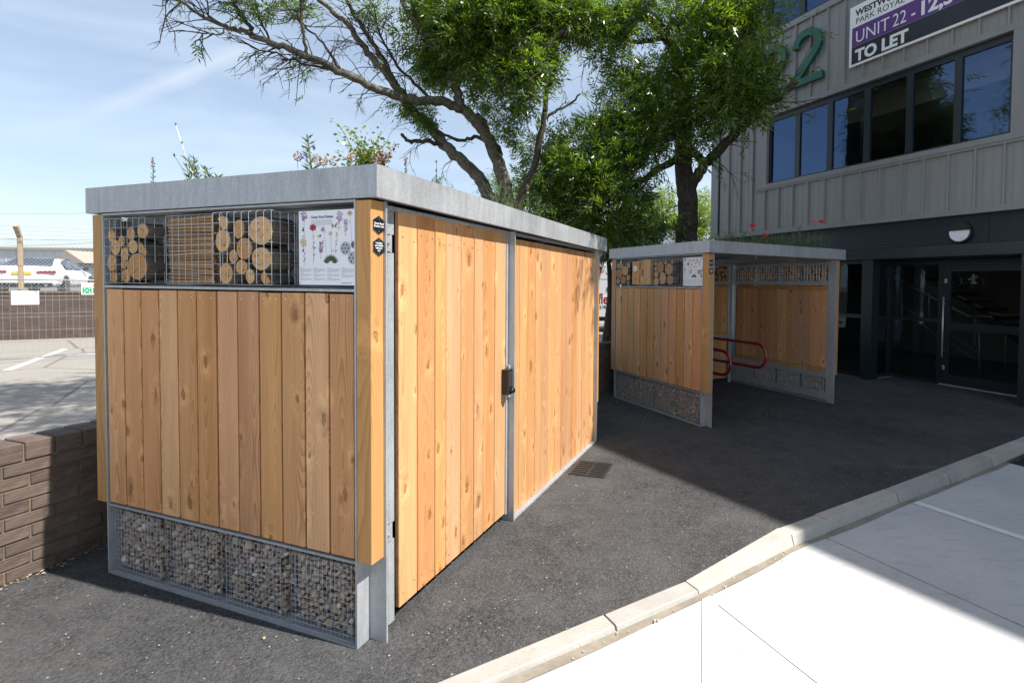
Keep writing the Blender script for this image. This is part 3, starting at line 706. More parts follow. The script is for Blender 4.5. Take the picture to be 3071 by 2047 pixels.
# door leaf
X_r = -3.30
dr = MB(); y = RY-0.01
dr.box(X_d0+0.008, X_g0, y, y+0.055, 0.04, z_top-0.10); dr.box(X_r-0.1, X_r, y, y+0.055, 0.04, z_top-0.1)
dr.box(X_g0, X_r-0.1, y+0.001, y+0.054, 0.04, 0.20); dr.box(X_g0, X_r-0.1, y+0.001, y+0.054, z_top-0.2, z_top-0.1); dr.box(X_g0, X_r-0.1, y+0.001, y+0.054, 0.98, 1.11)
door = dr.build('entrance_door', MT['anthra'], BL)
for a, b in ((0.2, 0.98), (1.11, z_top-0.2)): MB().add([(X_g0, y+0.03, a), (X_r-0.1, y+0.03, a), (X_r-0.1, y+0.03, b), (X_g0, y+0.03, b)], [(0, 1, 2, 3)]).build('pane', MT['glass_dark'], door)
hx = (X_d0+X_g0)/2-0.01
MB().tube([(hx, y-0.065, 0.50), (hx, y-0.065, 1.55)], 0.014, 10).tube([(hx, y-0.065, 0.62), (hx, y+0.001, 0.62)], 0.009, 6).tube([(hx, y-0.065, 1.43), (hx, y+0.001, 1.43)], 0.009, 6).build('handle', MT['steel'], door, True)
for z in (0.315, 1.83):
    k = MB(); P = [(hx+0.02*math.cos(t), z+0.02*math.sin(t)+(0.018 if math.sin(t) > 0 else -0.018)) for t in np.linspace(0, 2*math.pi, 16, endpoint=False)]
    k.prism_y(P, y-0.008, y-0.0005); k.build('lock_escutcheon', MT['steel'], door)
    MB().tube([(hx, y-0.0095, z+0.006), (hx, y-0.006, z+0.006)], 0.007, 8).box(hx-0.003, hx+0.003, y-0.0095, y-0.006, z-0.012, z+0.004).build('keyhole', MT['black'], door)
bbox('threshold', MT['steel'], (X_d0, X_r, RY-0.05, RY+0.05, 0.0, 0.028)); bbox('door_head', MT['anthra'], (X_d0, X_r+0.12, RY-0.01, RY+0.06, z_top-0.095, z_top+0.03), (X_r+0.003, X_r+0.12, RY-0.01, RY+0.06, 0, z_top-0.095))
bbox('recess_soffit', MT['anthra'], (-5.76, -3.2, 0.2, RY+0.1, 2.2, 2.26)); bbox('recess_return', MT['anthra'], (-3.2, -3.15, 0.2, RY+0.1, 0, 2.2))
bbox('doorstep', MT['tarmac'], (-5.6, -3.2, -0.03, RY, -0.05, 0.012))
# ground floor interior with the stair
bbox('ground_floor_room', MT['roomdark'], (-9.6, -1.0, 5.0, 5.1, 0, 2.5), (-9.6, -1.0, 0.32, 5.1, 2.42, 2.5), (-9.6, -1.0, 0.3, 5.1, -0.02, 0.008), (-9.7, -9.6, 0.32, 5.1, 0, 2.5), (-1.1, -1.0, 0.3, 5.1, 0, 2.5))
st = MB(); n = 12
for i in range(n): st.box(-3.4-0.26*(i+1), -3.4-0.26*i, 3.0, 4.2, 0.16*i+0.10, 0.16*(i+1))
st.prism_y([(-3.4, 0.0), (-3.4, 0.12), (-6.5, 2.03), (-6.5, 1.80)], 2.93, 2.99); st.build('stair_flight', MT['black'], BL)
def rail(px, off, r=0.02):
    P = [(lambda q: (q[0], off, q[1]))(z5(x, y_, off)) for x, y_ in px]; return P
hr = MB(); hr.tube(rail([(660, 425), (990, 600), (1215, 716), (1385, 722), (1395, 750)], 2.95), 0.022, 8)
hr.tube(rail([(720, 345), (1085, 540), (1410, 706), (1565, 712), (1578, 735)], 4.2), 0.022, 8)
for p in ([(733, 490), (738, 832)], [(932, 490), (935, 745)], [(1297, 735), (1297, 1145)], [(1262, 670), (1262, 940)]): hr.tube(rail(p, 2.95), 0.02, 8)
hr.tube(rail([(1487, 715), (1487, 1105)], 4.2), 0.02, 8)
for p in ([(660, 590), (890, 740)], [(780, 690), (985, 860)], [(1090, 920), (1297, 1050)], [(1090, 850), (1297, 985)]): hr.tube(rail(p, 2.95), 0.007, 6)
hr.build('handrail', MT['steel'], BL, True)
# bulkhead lamp
lx, lz = z5(1170, 115); lamp = thing('bulkhead_lamp', 'round black bulkhead lamp with half white eyelid lens on the dark fascia', 'wall lamp', tob(lx, -0.002, lz), B_ROT)
r0 = 0.165; b = MB()
b.tube([(0, 0, 0), (0, -0.05, 0), (0, -0.069, 0)], [r0, r0, r0*0.95], 32); b.build('bezel', MT['black'], lamp)
def halfdisc(top):
    a0, a1 = (math.radians(12), math.radians(168)) if top else (math.radians(168), math.radians(372))
    P = [(r0*0.84*math.cos(t), r0*0.84*math.sin(t)) for t in np.linspace(a0, a1, 20)]; return P
MT['lens'] = plain('opal_lens', (0.78, 0.76, 0.80), 0.3, 0, 0.03); MT['visor'] = plain('gloss_black', (0.010, 0.010, 0.011), 0.45)
m_ = MB(); m_.prism_y(halfdisc(True), -0.098, -0.07); m_.build('eyelid', MT['visor'], lamp)
m_ = MB(); m_.prism_y(halfdisc(False), -0.088, -0.07); m_.build('lens', MT['lens'], lamp)
MT['greenled'] = plain('green_indicator', (0.05, 0.7, 0.25), 0.4)
MB().tube([(0.03, -0.089, -0.09), (0.03, -0.092, -0.09)], 0.009, 8).build('indicator', MT['greenled'], lamp)

# number 22 on the wall, letting board
def mgreen():
    m = NM('green_numeral'); m.set(Base_Color=m.mix(m.noise(m.tc(), 5, 3), (0.006, 0.085, 0.055), (0.010, 0.115, 0.070)), Roughness=0.35); return m.m
MT['numeral'] = mgreen()
def two(X0, z0, w, h, lab):
    t = thing('numeral_two', lab, 'numeral', tob(X0, -0.036, z0), B_ROT)
    # outline of a 2 as a stroked path
    sw = h*0.135; cx, cz, r = w*0.49, h*0.70, h*0.30-sw/2
    path = [(cx+r*1.05*math.cos(math.radians(a)), cz+r*math.sin(math.radians(a))) for a in range(178, -36, -8)]
    path += [(w*0.13, sw*0.5+0.02*h)]
    L, Rr = [], []
    for i, p in enumerate(path):
        a_, b_ = np.array(path[max(i-1, 0)]), np.array(path[min(i+1, len(path)-1)]); d = (b_-a_)/np.linalg.norm(b_-a_); n_ = np.array([-d[1], d[0]])*sw/2
        L.append(np.array(p)+n_); Rr.append(np.array(p)-n_)
    mb = MB(); dep = 0.075
    for i in range(len(path)-1):
        q = [L[i], L[i+1], Rr[i+1], Rr[i]]
        vs = [(x, -dep, z) for x, z in q]+[(x, 0, z) for x, z in q]
        mb.add(vs, [(0, 3, 2, 1), (4, 5, 6, 7), (0, 1, 5, 4), (2, 3, 7, 6)]+([(0, 4, 7, 3)] if i == 0 else []))
    mb.box(w*0.0, w, -dep-0.001, 0, 0, sw*0.92)
    mb.build('numeral_body', MT['numeral'], t); return t
two(-7.435, 5.845, 0.76, 1.105, 'large green raised numeral two standing clear of the leaves beside the letting board')
two(-8.28, 5.845, 0.76, 1.105, 'large green raised numeral two half hidden behind the leafy branch')
SBX, SBZ0, SBZ1 = -6.13, 5.815, 6.92
sg = thing('letting_board', 'large letting board with white, purple and black bands on the upper wall', 'sign', tob(SBX, -0.05, 0), B_ROT)
SW = 4.3
MB().box(0, SW, -0.03, 0, SBZ0, SBZ1).build('frame', MT['white'], sg)
MT['purple'] = plain('purple_print', (0.105, 0.028, 0.20), 0.35, 0, 0.03); MT['printblack'] = plain('black_print', (0.012, 0.014, 0.02), 0.3, 0, 0.03)
MB().box(0.05, SW-0.05, -0.033, -0.0305, 6.525, SBZ1-0.04).build('white_band', MT['white'], sg)
MB().box(0.05, SW-0.05, -0.033, -0.0305, 6.175, 6.521).build('purple_band', MT['purple'], sg)
MB().box(0.05, SW-0.05, -0.033, -0.0305, SBZ0+0.04, 6.171).build('black_band', MT['printblack'], sg)
bb = ((1, 0, 0), (0, 0, 1), (0, -1, 0))
def tx(body, x, z, size, mat, bold=0.0, sx=1.0): return text_mesh('lettering', body, size, mat, sg, (x, -0.034, z), bb, 0.001, bold, 'LEFT', sx)
tx('WESTWOOD', 0.115, 6.72, 0.155, MT['printblack'], 0.006); tx('PARK ROYAL', 0.115, 6.575, 0.15, MT['printblack'])
tx('UNIT', 0.115, 6.225, 0.315, MT['white'], -0.0015, 0.86); tx('22', 0.795, 6.225, 0.315, MT['white'], -0.0015, 0.78); tx('-', 1.105, 6.225, 0.315, MT['white'], 0.002, 0.8); tx('12,54', 1.22, 6.225, 0.315, MT['white'], 0.011); tx('TO LET', 0.125, 5.895, 0.285, MT['white'], 0.012)

# ================================================================== TIMBER SHELTERS
SW_, SA, SB = 1.8346, 0.0913, 0.0995
def board_mesh(w, h, t=0.028, c=0.004, mat='board'):
    return MB().cham(-w/2, w/2, -t/2, t/2, 0, h, c).mesh('board', MT[mat])
_bcache = {}
def board(parent, w, h, loc, face, mat='board', t=0.028):
    """face 'x': board face looks along x (board runs in y); 'y': looks along y"""
    k = (round(w, 3), round(h, 3), mat, t)
    if k not in _bcache: _bcache[k] = board_mesh(w, h, t, 0.004, mat)
    return link('board', _bcache[k], parent, loc, math.pi/2 if face == 'x' else 0)
_scr = MB().tube([(0, 0, 0), (0, 0, 0.0015)], 0.0042, 8).mesh('screw', MT['screw'])
def end_panel(R, x0, sgn, H=2.1, screws=True):
    """x0 outer face, sgn=+1: body extends towards +x"""
    X = lambda a, b: (min(x0+sgn*a, x0+sgn*b), max(x0+sgn*a, x0+sgn*b))
    t = 0.010
    for (y0, y1), (fa, fb) in (((0.0, t), (-SB, 0.0)), ((SW_-t, SW_), (SW_, SW_+SB))):
        p = MB().box(*X(0, SA), y0, y1, 0, H).build('end_post', MT['galv'], R)
        MB().box(*X(SA-t, SA), fa, fb, 0, H-0.003).build('post_flange', MT['galv'], R)
    for nm, z0, z1, d in (('bottom_plate', 0.0, t, SA), ('gabion_shelf', 0.405, 0.416, SA*0.9), ('cage_shelf', 1.676, 1.689, SA*0.95), ('top_plate', H-0.011, H-0.001, SA)):
        MB().box(*X(0.001, d), t+0.0005, SW_-t-0.0005, z0, z1).build(nm, MT['galv'], R)
    for k in range(12):
        yc = 0.0165+0.15*k+0.0705+0.0045
        board(R, 0.1385, 1.240-rng.uniform(0, 0.004), (x0+sgn*(0.018+rng.uniform(-0.0015, 0.0015)), yc, 0.428), 'x')
        if screws:
            for z in (0.465, 1.635):
                for dy in (-0.042, 0.042):
                    o = link('screw', _scr, R, (x0+sgn*0.0042, yc+dy, z+rng.uniform(-0.006, 0.006))); o.rotation_euler = (0, -sgn*math.pi/2, 0)
    MB().box(*X(0.034, 0.058), t+0.001, SW_-t-0.001, 0.43, 0.50).box(*X(0.034, 0.058), t+0.001, SW_-t-0.001, 1.60, 1.668).box(*X(0.036, 0.040), t+0.002, SW_-t-0.002, 0.502, 1.598).build('backing_rail', MT['gap_shade'], R)  # rails and sheet coloured near black to deepen shade in the joints
    for y0, y1 in ((-0.087, -0.001), (SW_+0.001, SW_+0.087)):
        c_ = MB().cham(-0.0405, 0.0405, -(y1-y0)/2, (y1-y0)/2, 0, 1.674, 0.003).mesh('timber_post', MT['post'])
        link('timber_post', c_, R, (x0+sgn*0.0405, (y0+y1)/2, 0.42))

def roof(R, x0, x1, y0, y1, zb, zt, tilt=0.0):
    r = MB(); t = 0.006; lip = 0.05
    P = [(x0, y0), (x1, y0), (x1, y1), (x0, y1)]; Q = [(x0+t, y0+t), (x1-t, y0+t), (x1-t, y1-t), (x0+t, y1-t)]
    N = [(x0+0.03, y0+0.03), (x1-0.03, y0+0.03), (x1-0.03, y1-0.03), (x0+0.03, y1-0.03)]
    vs = [(*p, zb) for p in P]+[(*p, zt) for p in P]+[(*q, zt) for q in Q]+[(*q, zt-0.05) for q in Q]+[(*q, zb) for q in N]+[(*q, zb+0.012) for q in N]
    fs = []
    for i in range(4):
        j = (i+1) % 4
        fs += [(i, j, 4+j, 4+i), (4+i, 4+j, 8+j, 8+i), (8+i, 8+j, 12+j, 12+i), (j, i, 16+i, 16+j), (16+j, 16+i, 20+i, 20+j)]
    r.add(vs, fs); ro = r.build('roof_tray', MT['galv'], R)
    g = MB(); nx, ny = 40, 28; rs = np.random.RandomState(4); vs = []
    for i in range(nx+1):
        for j in range(ny+1):
            e = min(i, nx-i, 3)/3*min(j, ny-j, 3)/3; vs.append((x0+t+0.001+(x1-x0-2*t-0.002)*i/nx, y0+t+0.001+(y1-y0-2*t-0.002)*j/ny, zt-0.03+e*(0.028+rs.uniform(-0.014, 0.03))))
    g.add(vs, [(i*(ny+1)+j, (i+1)*(ny+1)+j, (i+1)*(ny+1)+j+1, i*(ny+1)+j+1) for i in range(nx) for j in range(ny)]); g.build('soil', MT['soil'], ro)
    d = MB(); d.box(x0+0.03, x1-0.03, y0+0.03, y1-0.03, zb+0.0125, zb+0.03)
    n = int((x1-x0-0.4)/0.62)
    for k in range(n+1):
        x = x0+0.2+(x1-x0-0.4)*k/max(n, 1); d.box(x-0.02, x+0.02, y0+0.14, y1-0.14, zb-0.035, zb+0.0124)
    d.build('roof_deck', MT['galv_dark'], ro)
    ro.rotation_euler = (0, tilt, 0); return ro
ZB, ZT = 2.1044, 2.25

# ------------------------------------------------ near closed store
S1 = thing('cycle_store', 'closed timber clad store with galvanised frame and keypad door beside the brick wall', 'cycle store', tow(1, 0, 0), ROT[1])
end_panel(S1, 0.0, 1, 2.1)
roof(S1, -0.022, 3.591, -SB-0.0285, SW_+SB+0.0285, ZB, ZT, 0.0057)
# door
dre = [0.231, 0.380, 0.535, 0.638, 0.794, 0.945, 1.059, 1.211, 1.366]
YD = -0.05
door1 = MB().box(0.236, 1.362, YD+0.030, YD+0.055, 0.10, 0.14).box(0.236, 1.362, YD+0.030, YD+0.055, 1.0, 1.04).box(0.236, 1.362, YD+0.030, YD+0.055, 2.0, 2.04).box(0.24, 1.36, YD+0.056, YD+0.060, 0.1, 2.04).build('door', MT['gap_shade'], S1)  # ledges and backing carry the painted shade seen between door boards
for a, b in zip(dre, dre[1:]): board(door1, b-a-0.006, 2.004, ((a+b)/2, YD+0.014+rng.uniform(-0.001, 0.001), 0.070), 'y', 'door')
for z in (0.13, 1.95):
    for a, b in zip(dre, dre[1:]):
        for q in (a+0.03, b-0.03): o = link('screw', _scr, door1, (q, YD-0.0002, z+rng.uniform(-0.02, 0.02))); o.rotation_euler = (math.pi/2, 0, 0)
for z0, z1 in ((0.03, 0.445), (0.535, 1.865), (1.955, 2.075)):
    MB().cham(0.150, 0.200, YD, YD+0.05, z0, z1, 0.004).build('hinge_stile', MT['galv'], door1)
for z in (0.49, 1.91):
    h = MB(); h.box(0.118, 0.172, YD-0.006, YD+0.004, z-0.038, z+0.038); h.tube([(0.140, YD-0.006, z), (0.140, YD-0.013, z)], 0.011, 6); h.tube([(0.140, YD-0.013, z), (0.140, YD-0.024, z)], 0.006, 8); h.tube([(0.178, YD+0.01, z-0.043), (0.178, YD+0.01, z+0.043)], 0.011, 10)
    h.build('hinge', MT['galv'], door1)
MB().box(1.368, 1.392, YD-0.002, YD+0.03, 0.055, 2.07).build('closing_stile', MT['galv'], door1)
# middle post, panel and rails
MB().box(1.404, 1.414, -SB, 0.0, 0, 2.09).box(1.4145, 1.44, -0.02, -0.012, 0, 2.09).build('middle_post', MT['galv'], S1)
MB().box(1.394, 1.4035, YD+0.012, YD+0.05, 0.17, 2.05).build('door_stop', MT['galv'], S1)
pne = [1.424, 1.578, 1.717, 1.860, 1.981, 2.129, 2.280, 2.427, 2.566, 2.705, 2.852, 2.989, 3.114, 3.254, 3.388]
for a, b in zip(pne, pne[1:]): board(S1, b-a-0.005, 2.03, ((a+b)/2, -0.041+rng.uniform(-0.001, 0.001), 0.016), 'y', 'door')
MB().box(1.415, 3.39, -SB+0.001, -0.01, 0.0, 0.012).build('bottom_rail', MT['galv'], S1)
MB().box(1.415, 3.39, -0.022, -0.012, 0.02, 2.05).build('panel_backing', MT['gap_shade'], S1)  # near-black sheet paints the shade behind the panel boards
MB().box(0.1, 3.39, -0.07, -0.02, 2.072, 2.088).build('head_rail', MT['galv'], S1)
MB().box(0.0915, 0.149, -0.032, -0.026, 0.0, 2.07).build('sun_stop_plate', MT['galv_dark'], S1)  # plate added to keep sun off the gabion stones through the stile gap
# far end and back wall
end_panel(S1, 3.393+SA-0.01, -1, 2.085, False)
MB().box(0.1, 3.4, SW_+0.01, SW_+0.04, 0.02, 2.07).build('back_wall', MT['board'], S1)
# keypad lock
lk = MB(); lk.box(1.375, 1.432, YD-0.020, YD-0.003, 0.905, 1.135); lkp = lk.build('lock_plate', MT['galv'], S1)
kp = MB().cham(-0.033, 0.033, -0.028, 0.028, 0, 0.175, 0.006).build('keypad_lock', MT['black'], S1, loc=(1.335, YD-0.029, 0.940))
MT['key'] = plain('chrome_key', (0.55, 0.55, 0.55), 0.25, 0.9)
for c_ in (-0.013, 0.013):
    for r_ in range(7): MB().tube([(c_, -0.028, 0), (c_, -0.0335, 0)], 0.006, 8).build('key', MT['key'], kp, loc=(0, 0, 0.062+r_*0.0155))
MB().tube([(0, -0.028, 0.028), (0, -0.055, 0.028)], [0.016, 0.019], 12).build('knob', MT['black'], kp)

# ------------------------------------------------ far open shelter
L2 = 2.56
S2 = thing('cycle_shelter', 'open fronted timber and galvanised bicycle shelter with poppies on its roof', 'cycle shelter', tow(2, 0, 0), ROT[2])
end_panel(S2, 0.0, 1, 2.1)
roof(S2, -0.022, 2.727, -SB-0.0285, SW_+SB+0.0285, ZB, ZT)
end_panel(S2, L2+SA, -1, 2.1, False)
def inner(R):
    x = L2-0.008
    MB().box(x, x+0.006, -SB+0.001, 0.028, 0.03, 2.097).box(x, x+0.006, 1.76, SW_+0.02, 0.03, 2.097).build('inner_post', MT['galv'], R)
    for nm, z0, z1 in (('inner_top_rail', 2.03, 2.095), ('inner_middle_rail', 1.727, 1.79), ('inner_lower_rail', 0.368, 0.441), ('inner_bottom_rail', 0.045, 0.154)):
        MB().box(x-0.002, x+0.0055, 0.029, 1.759, z0, z1).build(nm, MT['galv'], R)
        for y in np.arange(0.12, 1.75, 0.42): o = link('bolt', _scr, R, (x-0.002, y, (z0+z1)/2)); o.rotation_euler = (0, -math.pi/2, 0); o.scale = (1.8, 1.8, 2.5)
    for k in range(12): board(R, 0.143, 1.16, (x+0.020, 0.115+0.145*k-0.03, 0.504), 'x')
    for z in (0.443, 1.662): MB().cham(-0.86, 0.86, -0.012, 0.012, 0, 0.055, 0.003).build('timber_rail', MT['post'], R, loc=(x+0.004, 0.895, z), rotz=math.pi/2)
    bars, bars2 = MB(), MB()
    for y in np.arange(0.07, 1.75, 0.05):
        bars.wire((x+0.006, y, 1.78), (x+0.006, y, 2.04), 0.003); bars2.wire((x+0.006, y, 0.14), (x+0.006, y, 0.38), 0.003)
    for z in (1.85, 1.91, 1.97, 0.2, 0.25, 0.3): (bars if z > 1 else bars2).wire((x+0.009, 0.03, z), (x+0.009, 1.75, z), 0.002)
    bars.build('retaining_bars', MT['wire'], R); bars2.build('retaining_bars', MT['wire'], R)
inner(S2)
# back wall of the open shelter
for x in (0.10, 1.24, 2.44): MB().box(x, x+0.07, SW_-0.03, SW_-0.022, 0.0, 2.097).build('back_post', MT['galv'], S2)
for nm, z0, z1 in (('back_rail', 1.725, 1.79), ('back_rail', 0.80, 0.85), ('back_rail', 0.42, 0.45), ('back_rail', 2.04, 2.096)): MB().box(0.171, 2.439, SW_-0.032, SW_-0.026, z0, z1).build(nm, MT['galv'], S2)
for k in range(15): board(S2, 0.143, 1.60, (0.25+0.15*k, SW_+0.01, 0.085), 'y')
MB().cham(0.18, 2.435, SW_-0.0255, SW_-0.005, 1.662, 1.715, 0.002).build('timber_rail', MT['post'], S2)
MB().cham(0.18, 2.435, SW_-0.0255, SW_-0.005, 0.86, 0.90, 0.002).build('timber_rail', MT['post'], S2)
MT['greenstrip'] = plain('green_mesh', (0.02, 0.10, 0.035), 0.7)
MB().box(0.18, 2.435, SW_+0.002, SW_+0.008, 2.045, 2.075).build('green_netting', MT['greenstrip'], S2)
# ------------------------------------------------ red cycle hoops
MT['redtube'] = plain('red_powder_coat', (0.23, 0.010, 0.016), 0.22, 0, 0.06, 20, 0.6, 0.4)
def lp2(u, v, x):
    o, ux, uy = FR[2]; P = plane(u, v, o+ux*x, ux)-o; return float(P@uy), float(P[2])
def hoop(x, ax, label):
    (y1, _), (_, zt), (_, zb) = lp2(1750+ax[0]/2.412, 650+ax[1]/2.412, x), lp2(1750+ax[2]/2.412, 650+ax[3]/2.412, x), lp2(1750+ax[4]/2.412, 650+ax[5]/2.412, x)
    r = (zt-zb)/2; zc = (zt+zb)/2; y0 = 1.62
    P = [(0, y0-0.2, zt)]+[(0, y1+r-r*math.cos(t), zc+r*math.sin(t)) for t in np.linspace(math.pi/2, -math.pi/2, 13)]+[(0, y0-0.2, zb)]
    P += [(0, y0-0.2+r*math.sin(t), zc-r*math.cos(t)) for t in np.linspace(0.25, math.pi-0.25, 9)]+[(0, y0-0.2, zt)]
    t_ = thing('cycle_hoop', label, 'bike rack', tow(2, x, 0), ROT[2], None)
    MB().tube(P, 0.021, 12, False).build('loop', MT['redtube'], t_, True)
    MB().tube([(0, y0-0.25, zb), (0, y0-0.25, 0.012)], 0.02, 12).build('leg', MT['redtube'], t_, True)
    MB().tube([(0, y0-0.25, 0.012), (0, y0-0.25, 0.0)], 0.06, 16).build('foot_plate', MT['redtube'], t_)
hoop(1.45, (1322, 990, 1150, 903, 1180, 1075), 'longer red tubular bike hoop reaching further forward in front of the stone gabions')
hoop(0.78, (1064, 1050, 985, 965, 985, 1138), 'shorter looking red tubular bike hoop nearer the information panel side')

# ------------------------------------------------ gabion baskets
def mat_stone():
    m = NM('gabion_stone'); r = m.rnd(); co = m.tc()
    v = m.n.new('ShaderNodeAttribute'); v.attribute_name = 'tone'; v.attribute_type = 'GEOMETRY'
    rr = m.math('FRACT', m.math('ADD', m.math('MULTIPLY', r, 5.77), v.outputs['Fac']))
    c = m.ramp(rr, [(0.0, (0.24, 0.165, 0.11)), (0.2, (0.36, 0.27, 0.175)), (0.4, (0.30, 0.27, 0.225)), (0.55, (0.43, 0.33, 0.21)), (0.7, (0.23, 0.21, 0.19)), (0.85, (0.31, 0.175, 0.125)), (0.95, (0.46, 0.39, 0.30)), (1.0, (0.68, 0.64, 0.58))])
    n1 = m.noise(co, 60, 4, 0.6); c = m.mix(m.range(n1, 0.3, 0.75, 0, 0.6), m.hsv(c, 0.5, 1.0, 1.0), m.hsv(c, 0.5, 0.9, 1.5))
    m.set(Base_Color=c, Roughness=0.75); m.bump(n1, 0.3, 0.003); return m.m
MT['stone'] = mat_stone()
def stone_geo(rg):
    G = [-1, 0, 1]; pts = {}; V = []; F = []
    def idx(p):
        if p not in pts: pts[p] = len(V); V.append(p)
        return pts[p]
    for ax in range(3):
        for s in (-1, 1):
            for i in range(2):
                for j in range(2):
                    q = []
                    for a, b in ((i, j), (i+1, j), (i+1, j+1), (i, j+1)):
                        p = [0, 0, 0]; p[ax] = s; p[(ax+1) % 3] = G[a]; p[(ax+2) % 3] = G[b]; q.append(idx(tuple(p)))
                    F.append(tuple(q) if s > 0 else tuple(q[::-1]))
    P = np.array(V, float); P = P/np.linalg.norm(P, axis=1)[:, None]*0.8+P*0.2*0.75
    P *= 1+rg.normal(0, 0.15, (len(P), 1)); P *= np.array([1.0, 0.82, 0.72]); return P, F
_rg = np.random.RandomState(11)
SG = [stone_geo(_rg) for _ in range(8)]
def rotm(rg):
    q = rg.normal(size=4); q /= np.linalg.norm(q); w, x, y, z = q
    return np.array([[1-2*(y*y+z*z), 2*(x*y-z*w), 2*(x*z+y*w)], [2*(x*y+z*w), 1-2*(x*x+z*z), 2*(y*z-x*w)], [2*(x*z-y*w), 2*(y*z+x*w), 1-2*(x*x+y*y)]])
S_ME = []
for P, F in SG:
    me = bpy.data.meshes.new('stone'); me.from_pydata(P.tolist(), [], F); me.materials.append(MT['stone']); me.polygons.foreach_set('use_smooth', [True]*len(F)); S_ME.append(me)
def stones_mesh(items, rg):
    V, F, T = [], [], []; b = 0
    for c, r_ in items:
        P, Fs = SG[rg.randint(8)]; Q = (P*r_)@rotm(rg).T+np.array(c); V.append(Q); F += [tuple(i+b for i in f) for f in Fs]; T += [rg.rand()]*len(P); b += len(P)
    me = bpy.data.meshes.new('stone_fill'); me.from_pydata(np.vstack(V).tolist(), [], F); me.materials.append(MT['stone'])
    at_ = me.attributes.new('tone', 'FLOAT', 'POINT'); at_.data.foreach_set('value', T); me.polygons.foreach_set('use_smooth', [True]*len(F)); return me
def wire_cage(w, d, h, cell, r, name, parent, mat='wire', back=True):
    """cage with x in 0..d (front at 0), y in -w/2..w/2, z 0..h; rounded wire mesh on front, sides, top and bottom"""
    mb = MB(); ny, nz, nx = max(1, round(w/cell)), max(1, round(h/cell)), max(1, round(d/cell))
    for i in range(ny+1):
        y = -w/2+w*i/ny
        mb.tube([(d, y, h), (0.006, y, h), (0, y, h-0.006), (0, y, 0.006), (0.006, y, 0), (d, y, 0)], r, 4, False)
    for k in range(nz+1):
        z = h*k/nz; mb.tube([(d, -w/2, z), (0.001, -w/2, z), (-0.003, -w/2+0.004, z), (-0.003, w/2-0.004, z), (0.001, w/2, z), (d, w/2, z)], r, 4, False)
    for j in range(1, nx+1):
        x = d*j/nx
        for z in (0, h): mb.wire((x, -w/2, z), (x, w/2, z), r)
        for y in (-w/2, w/2): mb.wire((x, y, 0), (x, y, h), r)
    if back:
        for i in range(ny+1): y = -w/2+w*i/ny; mb.wire((d, y, 0), (d, y, h), r)
        for k in range(nz+1): z = h*k/nz; mb.wire((d, -w/2, z), (d, w/2, z), r)
    return mb.build(name, MT[mat], parent)
def gabion(si, x0, yc, w, h, d, z0, label, nsingle, group=None, size=0.0205, seed=1, flip=False):
    rg = np.random.RandomState(seed)
    t = thing('gabion_basket', label, 'gabion', tow(si, x0, yc, z0), ROT[si]+(math.pi if flip else 0), group)
    wire_cage(w, d, h, 0.026, 0.00095, 'wire_cage', t)
    e = 0.006; items = []; front = []
    def dart(n, f, minr):
        out = []
        for _ in range(n*14):
            c = f(); r_ = size*rg.uniform(0.5, 1.0)**1.0*rg.choice([0.8, 1.0, 1.45])
            if all((c[0]-o[0])**2+(c[1]-o[1])**2+(c[2]-o[2])**2 > ((r_+q)*minr)**2 for o, q in out): out.append((c, r_))
            if len(out) >= n: break
        return out
    U = rg.uniform
    front = dart(int(w*h/(size*size*2.1)), lambda: (e+size*1.0+U(-0.006, 0.012), U(-w/2+size, w/2-size), U(size, h-size*1.1)), 0.74)
    side = dart(int(d*h/(size*size*2.4)), lambda: (U(size*2, d-size), -w/2+e+size*0.85+U(-0.003, 0.003), U(size, h-size)), 0.74)
    side2 = dart(int(d*h/(size*size*3)), lambda: (U(size*2, d-size), w/2-e-size*0.85, U(size, h-size)), 0.8)
    inner_ = dart(int(w*h/(size*size*3.2)), lambda: (e+size*2.5+U(-0.004, 0.006), U(-w/2+size, w/2-size), U(size, h-size*1.3)), 0.7)
    top = dart(int(w*d/(size*size*3)), lambda: (U(size*2, d-size), U(-w/2+size, w/2-size), h-size*1.6+U(-0.006, 0.003)), 0.75)
    back_ = dart(int(w*h/(size*size*3.2)), lambda: (d-size*1.3, U(-w/2+size, w/2-size), U(size, h-size*1.3)), 0.7)
    front.sort(key=lambda q: -q[1])
    for c, r_ in front[:nsingle]:
        o = link('stone', S_ME[rg.randint(8)], t, c); o.scale = (r_, r_, r_); o.rotation_euler = tuple(U(0, 6.28, 3))
    items = front[nsingle:]+side+side2+inner_+top+back_
    stuff(link('stone_fill', stones_mesh(items, rg), t))
    return t
GY = [(1.605, 0.39), (1.155, 0.388), (0.697, 0.385), (0.243, 0.378)]
GN = ['stone filled wire gabion at the brick wall end under the store', 'stone filled wire gabion second from the brick wall under the store', 'stone filled wire gabion second from the corner post under the store', 'stone filled wire gabion against the corner post under the store']
for k, (yc, w) in enumerate(GY): gabion(1, 0.022, yc, w, 0.365, 0.16, 0.011, GN[k], 75, 'gabions in the closed store', seed=20+k)
FE = ['barred * touching the back wall', 'barred * second from the back wall', 'barred * second from the front', 'barred * touching the front post']
GN2 = [s.replace('under the store', 'under the open shelter') for s in GN]
for k, (yc, w) in enumerate(GY): gabion(2, 0.022, yc, w+0.02, 0.365, 0.16, 0.011, GN2[k], 0, 'gabions in the near end of the open shelter', seed=40+k, size=0.0165)
for k, (yc, w) in enumerate(GY): gabion(2, L2+SA-0.024, yc, w+0.01, 0.365, 0.055, 0.011, FE[k].replace('*', 'stone filled gabion')+' inside the open shelter', 0, 'gabions in the far end of the open shelter', seed=60+k, size=0.016, flip=True)

